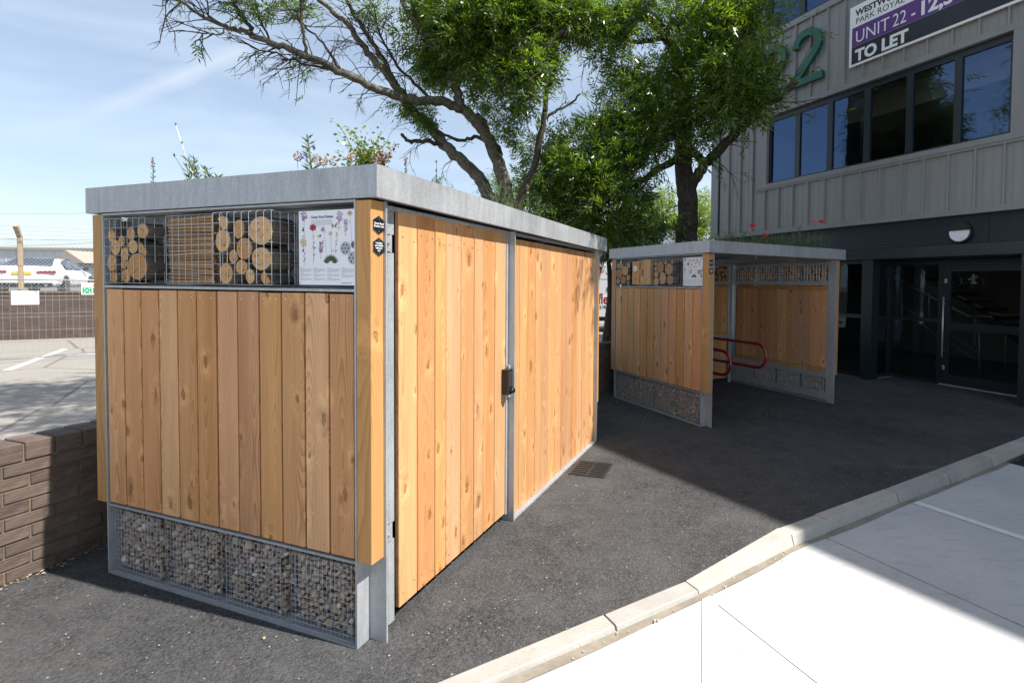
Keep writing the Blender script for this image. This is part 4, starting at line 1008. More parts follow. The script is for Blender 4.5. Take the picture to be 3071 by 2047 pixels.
# ------------------------------------------------ log and cane cages
def mat_endgrain():
    m = NM('cut_wood'); r = m.rnd(); co = m.tc(); X, Y, Z = m.sep(co)
    n0 = m.noise(m.vmath('ADD', co, m.comb(m.math('MULTIPLY', r, 40), 0.0, 0.0)), 22, 3)
    d = m.math('SQRT', m.math('ADD', m.math('POWER', Y, 2.0), m.math('POWER', Z, 2.0)))
    s = m.math('SINE', m.math('ADD', m.math('MULTIPLY', d, 1500), m.math('MULTIPLY', n0, 9)))
    a = m.ramp(r, [(0.0, (0.42, 0.22, 0.085)), (0.35, (0.52, 0.32, 0.15)), (0.6, (0.58, 0.38, 0.20)), (1.0, (0.40, 0.19, 0.06))])
    c = m.mix(m.range(s, -1, 1, 0, 0.35), a, m.hsv(a, 0.5, 1.1, 0.7))
    c = m.mix(m.range(n0, 0.5, 0.72, 0, 0.6), c, (0.40, 0.18, 0.05))
    m.set(Base_Color=c, Roughness=0.75, Specular_IOR_Level=0.2); return m.m
def mat_bark(name='bark', a=(0.052, 0.045, 0.037), b=(0.15, 0.13, 0.105), sc=(40, 40, 40)):
    m = NM(name); co = m.tc(); n1 = m.noise(m.map(co, sc), 1.0, 5, 0.7); n2 = m.noise(co, 8, 3)
    c = m.mix(m.range(m.math('ADD', m.math('MULTIPLY', n1, 0.7), m.math('MULTIPLY', n2, 0.3)), 0.35, 0.68), a, b)
    m.set(Base_Color=c, Roughness=0.92, Specular_IOR_Level=0.15); m.bump(n1, 0.6, 0.006); return m.m
MT['endgrain'] = mat_endgrain(); MT['bark'] = mat_bark()
def mat_cane():
    m = NM('bamboo_cane'); r = m.rnd(); co = m.tc(); v = m.n.new('ShaderNodeAttribute'); v.attribute_name = 'tone'
    rr = m.math('FRACT', m.math('ADD', m.math('MULTIPLY', r, 3.1), v.outputs['Fac']))
    c = m.ramp(rr, [(0, (0.24, 0.13, 0.055)), (0.5, (0.36, 0.21, 0.095)), (1, (0.44, 0.28, 0.14))]); n = m.noise(m.map(co, (30, 6, 30)), 1.0, 4, 0.7)
    c = m.mix(m.range(n, 0.42, 0.7, 0, 0.7), c, m.hsv(c, 0.49, 1.0, 0.6)); m.set(Base_Color=c, Roughness=0.5); return m.m
MT['cane'] = mat_cane(); MT['void'] = MT['hole']
def log(parent, y, z, r, d, rg, kind='round', x0=0.008, holes=True, rz_=None):
    mb = MB(); n = 22; sq = rg.uniform(0.9, 1.08); ph = rg.uniform(0, 6.28)
    ang = np.linspace(0, 2*math.pi, n, endpoint=False)
    if kind == 'half':
        P = [(r*math.cos(t), r*math.sin(t)) for t in np.linspace(-0.3, math.pi+0.3, n)]
        ca_, sa_ = math.cos(ph), math.sin(ph); P = [(a*ca_-b*sa_, a*sa_+b*ca_) for a, b in P]
    else:
        P = [(r*sq*(1+0.025*math.sin(2*t+ph)+0.018*math.sin(5*t+ph*2))*math.cos(t), r/sq*(1+0.025*math.sin(3*t+ph))*math.sin(t)) for t in ang]
    xs = [(0.0, 0.965), (0.004, 1.0), (d-0.004, 1.0), (d, 0.97)]
    vs = [(x, a*k, b*k) for x, k in xs for a, b in P]; m_ = len(P); fs = []
    for j in range(3):
        for i in range(m_): fs.append((j*m_+i, (j+1)*m_+i, (j+1)*m_+(i+1) % m_, j*m_+(i+1) % m_))
    mb.add(vs, fs, 0); mb.add([], [])
    b = 0; mb.f += [tuple(range(m_)), tuple(range(4*m_-1, 3*m_-1, -1))]; mb.mi += [1, 1]
    if holes:
        for _ in range(int(3+r*90)):
            a, q = rg.uniform(0, 6.28), r*0.78*math.sqrt(rg.uniform(0.02, 1))
            if kind == 'half' and q > r*0.5: continue
            mb.disc((-0.0008, q*math.cos(a), q*math.sin(a)), (-1, 0, 0), rg.uniform(0.0022, 0.0038), 7, 2)
    o = mb.build('log', [MT['bark'], MT['endgrain'], MT['hole']], parent, loc=(x0+rg.uniform(-0.004, 0.010), y, z)); smooth_angle(o, 35)
    o.rotation_euler = (0, rg.uniform(-0.03, 0.03), rg.uniform(-0.03, 0.03)); return o
def cage(si, name, label, x0, y0, y1, z0, h, d, cell=0.05, group=None, cat='log basket'):
    t = thing(name, label, cat, tow(si, x0, (y0+y1)/2, z0), ROT[si], group)
    wire_cage(y1-y0, d, h, cell, 0.0013, 'wire_cage', t); return t
ZC = 1.704; HC = 0.362
# cage 1 (near the brick wall)
c1 = cage(1, 'log_basket', 'wire basket of drilled logs next to the wall side timber post', -0.004, 1.452, 1.808, ZC, HC, 0.19)
rg = np.random.RandomState(5)
for px, py, ry, kd in ((265, 565, 104, 'r'), (590, 545, 108, 'r'), (800, 505, 135, 'r'), (470, 665, 93, 'r'), (345, 770, 130, 'r'), (655, 765, 117, 'r'), (505, 885, 108, 'r'), (815, 800, 118, 'half'), (290, 1040, 133, 'r'), (470, 1055, 86, 'r'), (735, 1100, 248, 'r'), (315, 1282, 94, 'r'), (490, 1258, 112, 'r')):
    log(c1, 0.178-(px-180)/710*0.356, 0.362-(py-285)/1095*0.362, ry/1095*0.362*(1.02 if ry < 200 else 0.97), 0.175, rg, 'half' if kd == 'half' else 'round')
# cage 2: canes
c2 = cage(1, 'cane_basket', 'wire basket packed with horizontal bamboo canes between the log baskets', -0.004, 0.93, 1.282, ZC, HC, 0.17, 0.05, None, 'cane basket')
def cane_geo(yl, rg, r):
    pts = []; rad = []; ph = rg.uniform(0.05, 0.2); y = -yl/2; k = 0
    ys = [-yl/2, -yl/2+ph-0.004, -yl/2+ph, -yl/2+ph+0.004, yl/2]
    rr = [r, r, r*1.14, r, r*0.97]
    return [(0, q, 0) for q in ys], rr
zc_ = 0.012; rg = np.random.RandomState(8); fill = MB(); tone = []
while zc_ < HC-0.008:
    r = rg.uniform(0.0062, 0.0085)
    p, rr = cane_geo(0.335+rg.uniform(-0.01, 0.012), rg, r); mb = MB(); mb.tube(p, rr, 8, True, 0, 0)
    o = mb.build('cane', MT['cane'], c2, True, loc=(0.014+rg.uniform(-0.002, 0.003), rg.uniform(-0.004, 0.004), zc_)); o.rotation_euler = (rg.uniform(-0.02, 0.02)+0.03*math.sin(zc_*30), 0, 0)
    zc_ += r*2.06
for col in range(1, 9):
    z = 0.010+rg.uniform(0, 0.006)
    while z < HC-0.008:
        r = rg.uniform(0.0055, 0.0075); L_ = 0.33+rg.uniform(-0.015, 0.012); x = 0.014+col*0.0155+rg.uniform(-0.002, 0.002); y = rg.uniform(-0.006, 0.006)
        fill.tube([(x, -L_/2+y, z), (x, L_/2+y, z)], r, 7, True); fill.disc((x, -L_/2+y-0.0006, z), (0, -1, 0), r*0.5, 6, 1); z += r*2
stuff(fill.build('cane_fill', [MT['cane'], MT['hole']], c2))
# cage 3
c3 = cage(1, 'log_basket', 'wider wire basket of drilled logs hung beside the information board', -0.03, 0.482, 0.884, ZC, HC, 0.19)
rg = np.random.RandomState(15)
for px, py, ry, kd in ((150, 275, 88, 'half'), (158, 480, 125, 'r'), (315, 345, 100, 'r'), (540, 372, 170, 'r'), (378, 572, 126, 'r'), (248, 662, 78, 'r'), (556, 692, 140, 'r'), (185, 862, 116, 'r'), (340, 788, 88, 'r'), (440, 893, 76, 'r'), (595, 903, 80, 'half')):
    log(c3, 0.201-(px-65)/600*0.402, 0.362-(py-145)/845*0.362, ry/845*0.362*1.03, 0.18, rg, 'half' if kd == 'half' else 'round')
# mesh screen behind the board
t = thing('mesh_screen', 'galvanised wire mesh screen behind the information board and log basket', 'mesh screen', tow(1, 0.10, 0.26, ZC), ROT[1])
wm = MB()
for y in np.arange(-0.25, 0.27, 0.043): wm.wire((0, y, 0), (0, y, 0.36), 0.0018)
for z in np.arange(0, 0.37, 0.06): wm.wire((0.003, -0.25, z), (0.003, 0.25, z), 0.0018)
wm.build('wires', MT['wire'], t)
MB().box(0.12, 0.13, 0.011, SW_-0.011, 1.69, 2.09).build('cage_back_plate', MT['galv_dark'], S1)
MB().box(0.118, 0.1199, 0.30, 0.44, 1.75, 1.98).build('vent_opening', MT['hole'], S1)
MB().box(0.12, 0.13, 0.011, SW_-0.011, 1.69, 2.09).build('cage_back_plate', MT['galv_dark'], S2)
# open shelter: logs, habitat box, logs
def rand_logs(parent, w, h, d, rg, sizes, holes=True, x0=0.008, n=60):
    pl = []
    for r in sorted([rg.uniform(*s) for s in sizes for _ in range(n)], reverse=True):
        for _ in range(40):
            y, z = rg.uniform(-w/2+r, w/2-r), rg.uniform(r+0.002, h-r-0.03)
            if all((y-a)**2+(z-b)**2 > ((r+c)*0.99)**2 for a, b, c in pl):
                pl.append((y, z, r)); log(parent, y, z, r, d, rg, 'round', x0, holes); break
        if len(pl) > 22: break
d1 = cage(2, 'log_basket', 'log filled wire basket left of the insect nesting block on the open shelter', -0.004, 1.47, 1.812, ZC, HC, 0.11)
rand_logs(d1, 0.342, HC, 0.1, np.random.RandomState(3), [(0.03, 0.075), (0.022, 0.04)], False)
d3 = cage(2, 'log_basket', 'log filled wire basket between the nesting block and the plant poster on the open shelter', -0.03, 0.50, 0.895, ZC, HC, 0.13)
rand_logs(d3, 0.39, HC, 0.12, np.random.RandomState(6), [(0.03, 0.075), (0.022, 0.04)], False)
MT['block'] = wood('nesting_block_wood', (0.62, 0.36, 0.16), (0.44, 0.21, 0.075), ring=0.012, knots=0.5)
nb = thing('nesting_block', 'square timber insect nesting block with white disc and stepped slots', 'insect box', tow(2, -0.01, 1.185, ZC+0.012), ROT[2])
MB().box(0, 0.05, 0.055, 0.205, 0, 0.325).build('left_board', MT['block'], nb); MB().box(-0.002, 0.05, -0.205, -0.055, 0, 0.345).build('right_board', MT['block'], nb)
MB().box(0.034, 0.05, -0.0545, 0.0545, 0.0, 0.33).build('back_board', MT['block'], nb); MB().box(0.001, 0.0335, -0.0545, 0.0545, 0.30, 0.325).box(0.001, 0.0335, -0.0545, 0.0545, 0, 0.03).build('rail', MT['block'], nb)
for (ya, yb), (za, zb_) in (((-0.054, 0.018), (0.21, 0.298)), ((-0.004, 0.054), (0.12, 0.208)), ((-0.054, 0.022), (0.032, 0.118))): MB().box(0.006, 0.033, ya, yb, za, zb_).build('step_block', MT['block'], nb)
MB().tube([(0, 0.132, 0.225), (-0.006, 0.132, 0.225)], 0.040, 24).build('disc', MT['white'], nb)
MB().tube([(-0.0062, 0.132, 0.225), (-0.0072, 0.132, 0.225)], 0.010, 12).build('entrance_hole', MT['black'], nb)
MB().tube([(-0.0005, 0.132, 0.075), (-0.003, 0.132, 0.075)], 0.010, 10).build('knot_plug', MT['bark'], nb)
# far end logs seen from inside
for k, (yc, w) in enumerate(GY):
    t = thing('log_basket', FE[k].replace('*', 'log basket')+' inside the open shelter', 'log basket', tow(2, L2+SA-0.004, yc, ZC), ROT[2]+math.pi, 'log baskets in the far end of the open shelter')
    wire_cage(w, 0.06, HC, 0.05, 0.0016, 'wire_cage', t)
    rand_logs(t, w, HC, 0.05, np.random.RandomState(70+k), [(0.03, 0.06), (0.02, 0.035)], False, 0.004)
    # cut ends also face the inside
t = thing('log_basket', 'log basket in the back wall of the open shelter below the green netting', 'log basket', tow(2, 2.1, SW_+0.09, ZC), ROT[2]-math.pi/2)
rand_logs(t, 0.75, HC, 0.08, np.random.RandomState(90), [(0.03, 0.055), (0.02, 0.035)], False, 0.0); t.rotation_euler = (0, 0, ROT[2]+math.pi/2); t.location = tow(2, 2.1, SW_+0.012, ZC)

# ------------------------------------------------ information boards and plaques
MT['poster'] = plain('poster_white', (0.70, 0.71, 0.76), 0.4, 0, 0.02)
INK = {k: plain('ink_'+k, c, 0.6, 0, 0.05) for k, c in dict(black=(0.03, 0.03, 0.035), green=(0.07, 0.11, 0.05), olive=(0.22, 0.22, 0.10), red=(0.42, 0.02, 0.03), purple=(0.24, 0.09, 0.26), mauve=(0.36, 0.22, 0.38), yellow=(0.55, 0.42, 0.12), grey=(0.36, 0.37, 0.40), orange=(0.45, 0.12, 0.03), sand=(0.50, 0.40, 0.24)).items()}
IK = list(INK.keys())
def poster(si, label):
    t = thing('information_board', label, 'information board', tow(si, -0.004, 0.337, 1.707), ROT[si])
    Wp, Hp = 0.334, 0.349
    # own coordinates: u to the right (towards -y), v up, normal -x
    def V(u, v, e=0.0): return (-0.0005-e, -u, v)
    MB().box(0.0, 0.004, -Wp, 0, 0, Hp).build('panel', MT['poster'], t)
    bs = ((0, -1, 0), (0, 0, 1), (-1, 0, 0))
    text_mesh('title', 'Green Roof Shelter', 0.0172, INK['black'], t, V(0.076, Hp-0.036, 0.0003), bs, 0.0002, 0.0002)
    text_mesh('web_address', 'greenroofshelters.co.uk', 0.0065, INK['black'], t, V(0.258, 0.008, 0.0003), bs, 0.0002)
    bars = MB()
    def bar(u0, u1, v, th, mi=0): bars.add([V(u0, v), V(u1, v), V(u1, v+th), V(u0, v+th)], [(0, 1, 2, 3)], mi)
    rg_ = np.random.RandomState(2)
    def para(u0, u1, v, n, th=0.0011, pitch=0.0028):
        for k in range(n):
            u = u0; end = u1 if k < n-1 else u0+(u1-u0)*rg_.uniform(0.4, 0.9)
            while u < end-0.003:
                w = rg_.uniform(0.003, 0.009); bar(u, min(u+w, end), v-k*pitch, th); u += w+0.0016
    para(0.076, 0.205, Hp-0.046, 8, 0.0013, 0.0036)
    for c_ in range(4):
        u0 = 0.006+c_*0.084
        v = 0.079
        for n_ in (6, 4, 4) if c_ < 3 else (7, 5): bar(u0, u0+0.022, v, 0.0017); para(u0, u0+0.074, v-0.0045, n_); v -= n_*0.0028+0.0085
    stuff(bars.build('small_print', [INK['grey']], t))
    def flower(u, v, h, lean, cols, head, leaves, seed):
        g = np.random.RandomState(seed); mb = MB(); mats = [INK[cols[0]], INK[cols[1]], INK['green'] if len(cols) < 3 else INK[cols[2]]]
        P = [(u+lean*(s**1.6), v+h*s) for s in np.linspace(0, 1, 7)]
        for (a, b), (c, d) in zip(P, P[1:]): mb.add([V(a-0.0007, b, .0001), V(a+0.0007, b, .0001), V(c+0.0007, d, .0001), V(c-0.0007, d, .0001)], [(0, 1, 2, 3)], 2)
        for _ in range(leaves):
            s = g.uniform(0.05, 0.85); a, b = u+lean*s**1.6, v+h*s; ang = g.choice([-1, 1])*g.uniform(0.5, 1.1); L_ = g.uniform(0.010, 0.022); w = L_*0.16
            dx, dz = math.sin(ang)*L_, math.cos(ang)*L_; mb.add([V(a, b, .0002), V(a+dx/2-dz*0.16, b+dz/2+dx*0.16, .0002), V(a+dx, b+dz, .0002), V(a+dx/2+dz*0.16, b+dz/2-dx*0.16, .0002)], [(0, 1, 2, 3)], 2)
        a, b = P[-1]
        if head[0] == 'ball':
            for _ in range(26):
                q, r_ = g.uniform(0, 6.28), head[1]*math.sqrt(g.rand()); mb.disc(V(a+r_*math.cos(q), b+r_*math.sin(q), .0003+g.rand()*.0003), (-1, 0, 0), head[1]*0.24, 5, g.randint(2))
        elif head[0] == 'petal':
            n = head[2]
            for k in range(n):
                q = 2*math.pi*k/n+0.3; c_, s_ = math.cos(q), math.sin(q); R = head[1]; w = R*head[3]
                mb.add([V(a, b, .0004), V(a+c_*R*.6-s_*w, b+(s_*R*.6+c_*w)*.75, .0004), V(a+c_*R, b+s_*R*.75, .0004), V(a+c_*R*.6+s_*w, b+(s_*R*.6-c_*w)*.75, .0004)], [(0, 1, 2, 3)], 0)
            mb.disc(V(a, b, .0006), (-1, 0, 0), head[1]*0.25, 7, 1)
        else:
            for _ in range(20):
                s = g.uniform(0.45, 1.05); mb.disc(V(u+lean*s**1.6+g.uniform(-1, 1)*head[1], v+h*s, .0003+g.rand()*.0003), (-1, 0, 0), head[1]*0.34, 5, g.randint(2))
        mb.build('flower_drawing', mats, t)
    flower(0.034, 0.218, 0.105, -0.002, ('purple', 'mauve'), ('ball', 0.021), 8, 1)
    flower(0.090, 0.100, 0.170, -0.002, ('red', 'black', 'olive'), ('petal', 0.024, 6, 0.42), 9, 2)
    flower(0.034, 0.090, 0.110, -0.004, ('sand', 'yellow', 'purple'), ('ball', 0.020), 9, 3)
    flower(0.168, 0.150, 0.112, -0.020, ('mauve', 'purple', 'grey'), ('ball', 0.011), 1, 4)
    flower(0.200, 0.130, 0.110, -0.006, ('yellow', 'sand', 'olive'), ('petal', 0.015, 9, 0.2), 1, 5)
    flower(0.135, 0.120, 0.085, 0.004, ('mauve', 'purple'), ('spike', 0.012), 10, 6)
    flower(0.222, 0.140, 0.100, 0.012, ('grey', 'sand', 'grey'), ('spike', 0.008), 3, 7)
    flower(0.240, 0.245, 0.090, 0.012, ('mauve', 'grey', 'grey'), ('spike', 0.016), 6, 8)
    flower(0.285, 0.225, 0.075, -0.002, ('purple', 'grey', 'olive'), ('spike', 0.011), 6, 9)
    flower(0.318, 0.200, 0.130, -0.010, ('poster' if False else 'sand', 'orange', 'grey'), ('petal', 0.020, 10, 0.16), 1, 10)
    for k in range(10):
        g = MB(); q = math.radians(20+k*15.5); L_ = 0.042; c_, s_ = math.cos(q), math.sin(q); a, b = 0.195, 0.098
        g.add([V(a+c_*0.012, b+s_*0.012, .0003), V(a+c_*L_*.7-s_*0.008, b+s_*L_*.7+c_*0.008, .0003), V(a+c_*L_*1.2, b+s_*L_*1.1, .0003), V(a+c_*L_*.7+s_*0.008, b+s_*L_*.7-c_*0.008, .0003)], [(0, 1, 2, 3)]); g.build('leaf_drawing', INK['green'], t)
    for u, v, r in ((0.282, 0.170, 0.031), (0.330, 0.186, 0.018), (0.325, 0.125, 0.030)):
        mb = MB(); n = 18
        pts = [V(min(Wp-0.0005, u+r*math.cos(2*math.pi*k/n)), v+r*math.sin(2*math.pi*k/n), .0002) for k in range(n)]; mb.add(pts, [tuple(range(n))], 0)
        g = np.random.RandomState(int(r*1000))
        for k in range(6):
            q = k*1.047; uu = u+r*0.58*math.cos(q)
            if uu < Wp-0.006: mb.disc(V(uu, v+r*0.58*math.sin(q), .0005), (-1, 0, 0), 0.0048, 8, 1)
        mb.disc(V(min(u, Wp-0.006), v, .0005), (-1, 0, 0), 0.0048, 8, 1); mb.build('seed_head_drawing', [INK['grey'], INK['black']], t)
    bf = MB()
    for sx in (-1, 1):
        bf.add([V(0.216, 0.276, .0003), V(0.216+sx*0.016, 0.288, .0003), V(0.216+sx*0.015, 0.275, .0003)], [(0, 1, 2)], 0); bf.add([V(0.216, 0.276, .0003), V(0.216+sx*0.014, 0.273, .0003), V(0.216+sx*0.011, 0.264, .0003)], [(0, 1, 2)], 1)
    bf.build('butterfly_drawing', [INK['orange'], INK['black']], t)
    be = MB(); be.disc(V(0.125, 0.228, .0003), (-1, 0, 0), 0.010, 10, 0, 0.007); be.disc(V(0.133, 0.231, .0004), (-1, 0, 0), 0.005, 8, 1); be.build('bee_drawing', [INK['yellow'], INK['black']], t)
    sc = MB()
    for u, v in ((0.008, 0.008), (0.008, Hp-0.010)): sc.tube([V(u, v), V(u, v, 0.003)], 0.0035, 8)
    sc.build('screw', MT['screw'], t)
poster(1, 'white wildflower poster board on the closed store beside its corner post')
poster(2, 'white wildflower poster board on the open shelter beside its corner post')
def plaque(si, z, lines, label, sz):
    t = thing('plaque', label, 'plaque', tow(si, 0.046, -0.0875, z), ROT[si])
    hx_ = lambda k: [(k*math.cos(a), k*1.03*math.sin(a)) for a in np.radians([90, 150, 210, 270, 330, 30])]
    MB().prism_y(hx_(0.0425), -0.003, 0.0).build('rim', MT['screw'], t); MB().prism_y(hx_(0.0405), -0.0042, -0.0031).build('face', MT['printblack'], t)
    for s_ in (-1, 1): MB().tube([(0, -0.0042, s_*0.030), (0, -0.006, s_*0.030)], 0.003, 8).build('screw', MT['screw'], t)
    for k, ln_ in enumerate(lines): text_mesh('lettering', ln_, sz, MT['white'], t, (0, -0.0045, (len(lines)-1)*sz*0.5-k*sz*1.0-sz*0.3), ((1, 0, 0), (0, 0, 1), (0, -1, 0)), 0.0002, 0.0002, 'CENTER')
for si, nm in ((1, 'closed store'), (2, 'open shelter')):
    plaque(si, 1.985, ['Green Roof', 'Shelters Ltd.'], 'upper black hexagonal plaque on the corner timber post of the '+nm, 0.0125)
    plaque(si, 1.885, ["'a building", 'and wildlife', 'habitat in', "one'"], 'lower black hexagonal plaque on the corner timber post of the '+nm, 0.0115)

# ================================================================== TREES
K = 1.3057
MT['treebark'] = mat_bark('tree_bark', (0.030, 0.026, 0.021), (0.105, 0.092, 0.074), (26, 26, 7))
MT['lichen'] = mat_bark('lichen_bark', (0.040, 0.034, 0.028), (0.22, 0.205, 0.165), (34, 34, 20))
MT['leaf'] = leafmat('ash_leaf', (0.055, 0.110, 0.018), (0.135, 0.210, 0.038), 0.45)
MT['leaf_far'] = leafmat('far_leaf', (0.12, 0.19, 0.030), (0.22, 0.29, 0.055), 0.45)
MT['leaf_deep'] = leafmat('deep_leaf', (0.030, 0.060, 0.015), (0.060, 0.105, 0.026), 0.3)
trg = np.random.RandomState(42)
def smooth_path(P, n=5):
    P = [np.array(p, float) for p in P]; out = []
    for i in range(len(P)-1):
        a, b, c, d = P[max(i-1, 0)], P[i], P[i+1], P[min(i+2, len(P)-1)]
        for k in range(n):
            t = k/n; out.append(0.5*((2*b)+(c-a)*t+(2*a-5*b+4*c-d)*t*t+(3*b-a-3*c+d)*t**3))
    out.append(P[-1]); return out
def limb_pts(px, jit=0.012):
    P = [at(u*K, v*K, D) for u, v, D in px]; S = smooth_path(P)
    return [p+trg.normal(0, jit, 3)*(1 if 0 < i < len(S)-1 else 0) for i, p in enumerate(S)]
class Tree:
    def __init__(s, name, label, base, group=None):
        s.t = thing(name, label, 'tree', base, 0, group); s.base = np.array(base, float); s.tw = MB(); s.limbs = []; s.L = []; s.sprays = []
    def limb(s, px, r0, r1, name='branch', mat='treebark', n=9, world=False):
        P = [np.array(p, float) for p in px] if world else limb_pts(px); m = len(P)
        if world: P = [np.array(q) for q in smooth_path(P)]; m = len(P)
        R = [(r0+(r1-r0)*i/(m-1))*(1+trg.normal(0, 0.035)) for i in range(m)]
        o = MB().tube([p-s.base for p in P], R, n).build(name, MT[mat], s.t, True); s.limbs.append((P, R)); return P
    def twig(s, p, d, L, r, droop=0.25, kids=2, depth=2):
        p = np.array(p, float); d = np.array(d, float)/np.linalg.norm(d); n = 6; pts = [p]
        for i in range(n):
            d = d+trg.normal(0, 0.13, 3)+np.array([0, 0, -droop/n if i < n*0.6 else droop*0.9/n]); d /= np.linalg.norm(d); p = p+d*L/n; pts.append(p)
        s.tw.tube([q-s.base for q in pts], [r*(1-0.75*i/n)+0.0008 for i in range(n+1)], 4, False)
        s.L.append(pts[-1])
        if depth > 0:
            for _ in range(kids):
                i = trg.randint(1, n); dd = (pts[i+1]-pts[i-1]); dd /= np.linalg.norm(dd); dd = dd+trg.normal(0, 0.55, 3); s.twig(pts[i], dd, L*trg.uniform(0.35, 0.65), r*0.55, droop, kids, depth-1)
    def twigs_on(s, P, n, L, r, lo=0.25, hi=1.0, **k):
        for _ in range(n):
            i = int(trg.uniform(lo, hi)*(len(P)-2)); d = P[i+1]-P[i]; d = d/np.linalg.norm(d)+trg.normal(0, 0.6, 3); s.twig(P[i], d, L*trg.uniform(0.5, 1.2), r, **k)
    def blob(s, u, v, rad, D, n, sq=0.8, world=None, R=None):
        c = np.array(world, float) if world is not None else at(u*K, v*K, D); R = R or rad*K/CAM_F*D
        q = trg.normal(size=(n, 3)); q /= np.linalg.norm(q, axis=1)[:, None]; q *= (trg.rand(n, 1)**0.5)*R*(1+0.25*np.sin(q[:, :1]*5+q[:, 2:]*4+u)); q[:, 2] *= sq
        for x in q: s.sprays.append((c+x, x/R))
    def finish(s, leaf='leaf', size=1.0, nl=9, maxn=None):
        if len(s.tw.v): stuff(s.tw.build('twigs', MT['treebark'], s.t))
        if s.sprays: stuff(link('crown', leaf_mesh(s.sprays, s.base, MT[leaf], size, nl), s.t))
        return s.t
def leaf_mesh(sprays, base, mat, size, nl):
    N = len(sprays); C = np.array([q[0] for q in sprays])-base; O = np.array([q[1] for q in sprays]); g = trg
    ax = O*0.7+g.normal(0, 0.6, (N, 3))+np.array([0, 0, -0.25]); ax /= np.linalg.norm(ax, axis=1)[:, None]
    up = g.normal(0, 0.5, (N, 3))+np.array([0, 0, 1.0]); sd = np.cross(ax, up); sd /= np.linalg.norm(sd, axis=1)[:, None]; up = np.cross(sd, ax)
    L = size*g.uniform(0.12, 0.22, (N, 1)); V = []
    for k in range(nl):
        t = (k+0.6)/nl; sgn = 1 if k % 2 else -1
        if k == nl-1: t, sgn = 1.0, 0
        root = C+ax*L*t; ll = size*g.uniform(0.062, 0.105, (N, 1)); dr = ax*(0.75 if sgn else 1.0)+sd*sgn*g.uniform(0.6, 0.95, (N, 1))+up*g.uniform(-0.4, 0.25, (N, 1)); dr /= np.linalg.norm(dr, axis=1)[:, None]
        wd = np.cross(dr, up); wd /= np.linalg.norm(wd, axis=1)[:, None]+1e-9; wd = wd*np.cos(0.5)+up*g.uniform(-0.6, 0.6, (N, 1)); w = ll*0.125
        V.append(np.stack([root, root+dr*ll*0.42+wd*w, root+dr*ll, root+dr*ll*0.42-wd*w], 1))
    V = np.stack(V, 1).reshape(-1, 3); nq = len(V)//4
    me = bpy.data.meshes.new('crown'); me.vertices.add(len(V)); me.vertices.foreach_set('co', V.astype(np.float32).ravel())
    me.loops.add(nq*4); me.loops.foreach_set('vertex_index', np.arange(nq*4, dtype=np.int32)); me.polygons.add(nq)
    me.polygons.foreach_set('loop_start', np.arange(0, nq*4, 4, dtype=np.int32)); me.update(calc_edges=True); me.materials.append(mat); return me

# --- the big leafy tree behind the open shelter
b0 = at(1572*K, 640*K, 10.0); big = Tree('ash_tree', 'large dark trunked leafy tree behind the open shelter reaching over the grey wall', (b0[0], b0[1], 0.0))
big.limb([(1578, 870, 10), (1576, 640, 10), (1577, 540, 10), (1580, 470, 10), (1572, 400, 10), (1570, 320, 10), (1573, 230, 10), (1582, 150, 10.0), (1592, 60, 10.0), (1600, -60, 9.9), (1612, -260, 9.8), (1605, -480, 9.6)], 0.245, 0.07, 'trunk', n=16)
LB = {}
LB['right'] = big.limb([(1583, 440, 9.95), (1600, 405, 9.8), (1618, 378, 9.6), (1645, 350, 9.3), (1682, 312, 9.0), (1720, 278, 8.8), (1762, 240, 8.6), (1800, 214, 8.4), (1830, 186, 8.3)], 0.115, 0.042)
LB['cross'] = big.limb([(1618, 378, 9.6), (1592, 348, 9.5), (1566, 318, 9.4), (1545, 312, 9.3), (1515, 328, 9.2), (1470, 352, 9.1), (1425, 372, 9.0)], 0.085, 0.03)
LB['low'] = big.limb([(1566, 362, 10), (1530, 378, 9.8), (1482, 408, 9.5), (1430, 436, 9.2), (1385, 470, 9.0)], 0.085, 0.03)
LB['arch'] = big.limb([(1574, 205, 10), (1556, 140, 9.9), (1530, 85, 9.7), (1484, 38, 9.4), (1412, 24, 9.0), (1340, 44, 8.7), (1290, 76, 8.4), (1240, 120, 8.1), (1180, 170, 8.0)], 0.125, 0.035)
LB['fork'] = big.limb([(1583, 180, 10), (1592, 115, 9.8), (1612, 50, 9.6), (1634, -20, 9.4), (1680, -160, 9.2)], 0.115, 0.05)
LB['fine'] = big.limb([(1530, 85, 9.7), (1470, 95, 9.4), (1410, 90, 9.2), (1350, 110, 9.0)], 0.05, 0.012)
LB['arch2'] = big.limb([(1484, 38, 9.4), (1460, 0, 9.3), (1440, -60, 9.2)], 0.04, 0.02)
LB['over'] = big.limb([tuple(at(1600*K, -60*K, 9.9)), (2.3, 8.4, 8.2), (2.6, 6.6, 7.6), (2.75, 5.2, 6.6), (2.8, 4.4, 5.8)], 0.11, 0.03, world=True)
for k, n_ in (('right', 14), ('cross', 12), ('low', 16), ('arch', 26), ('fork', 8), ('fine', 10), ('over', 14)): big.twigs_on(LB[k], n_, 0.9, 0.011, depth=2, kids=2)
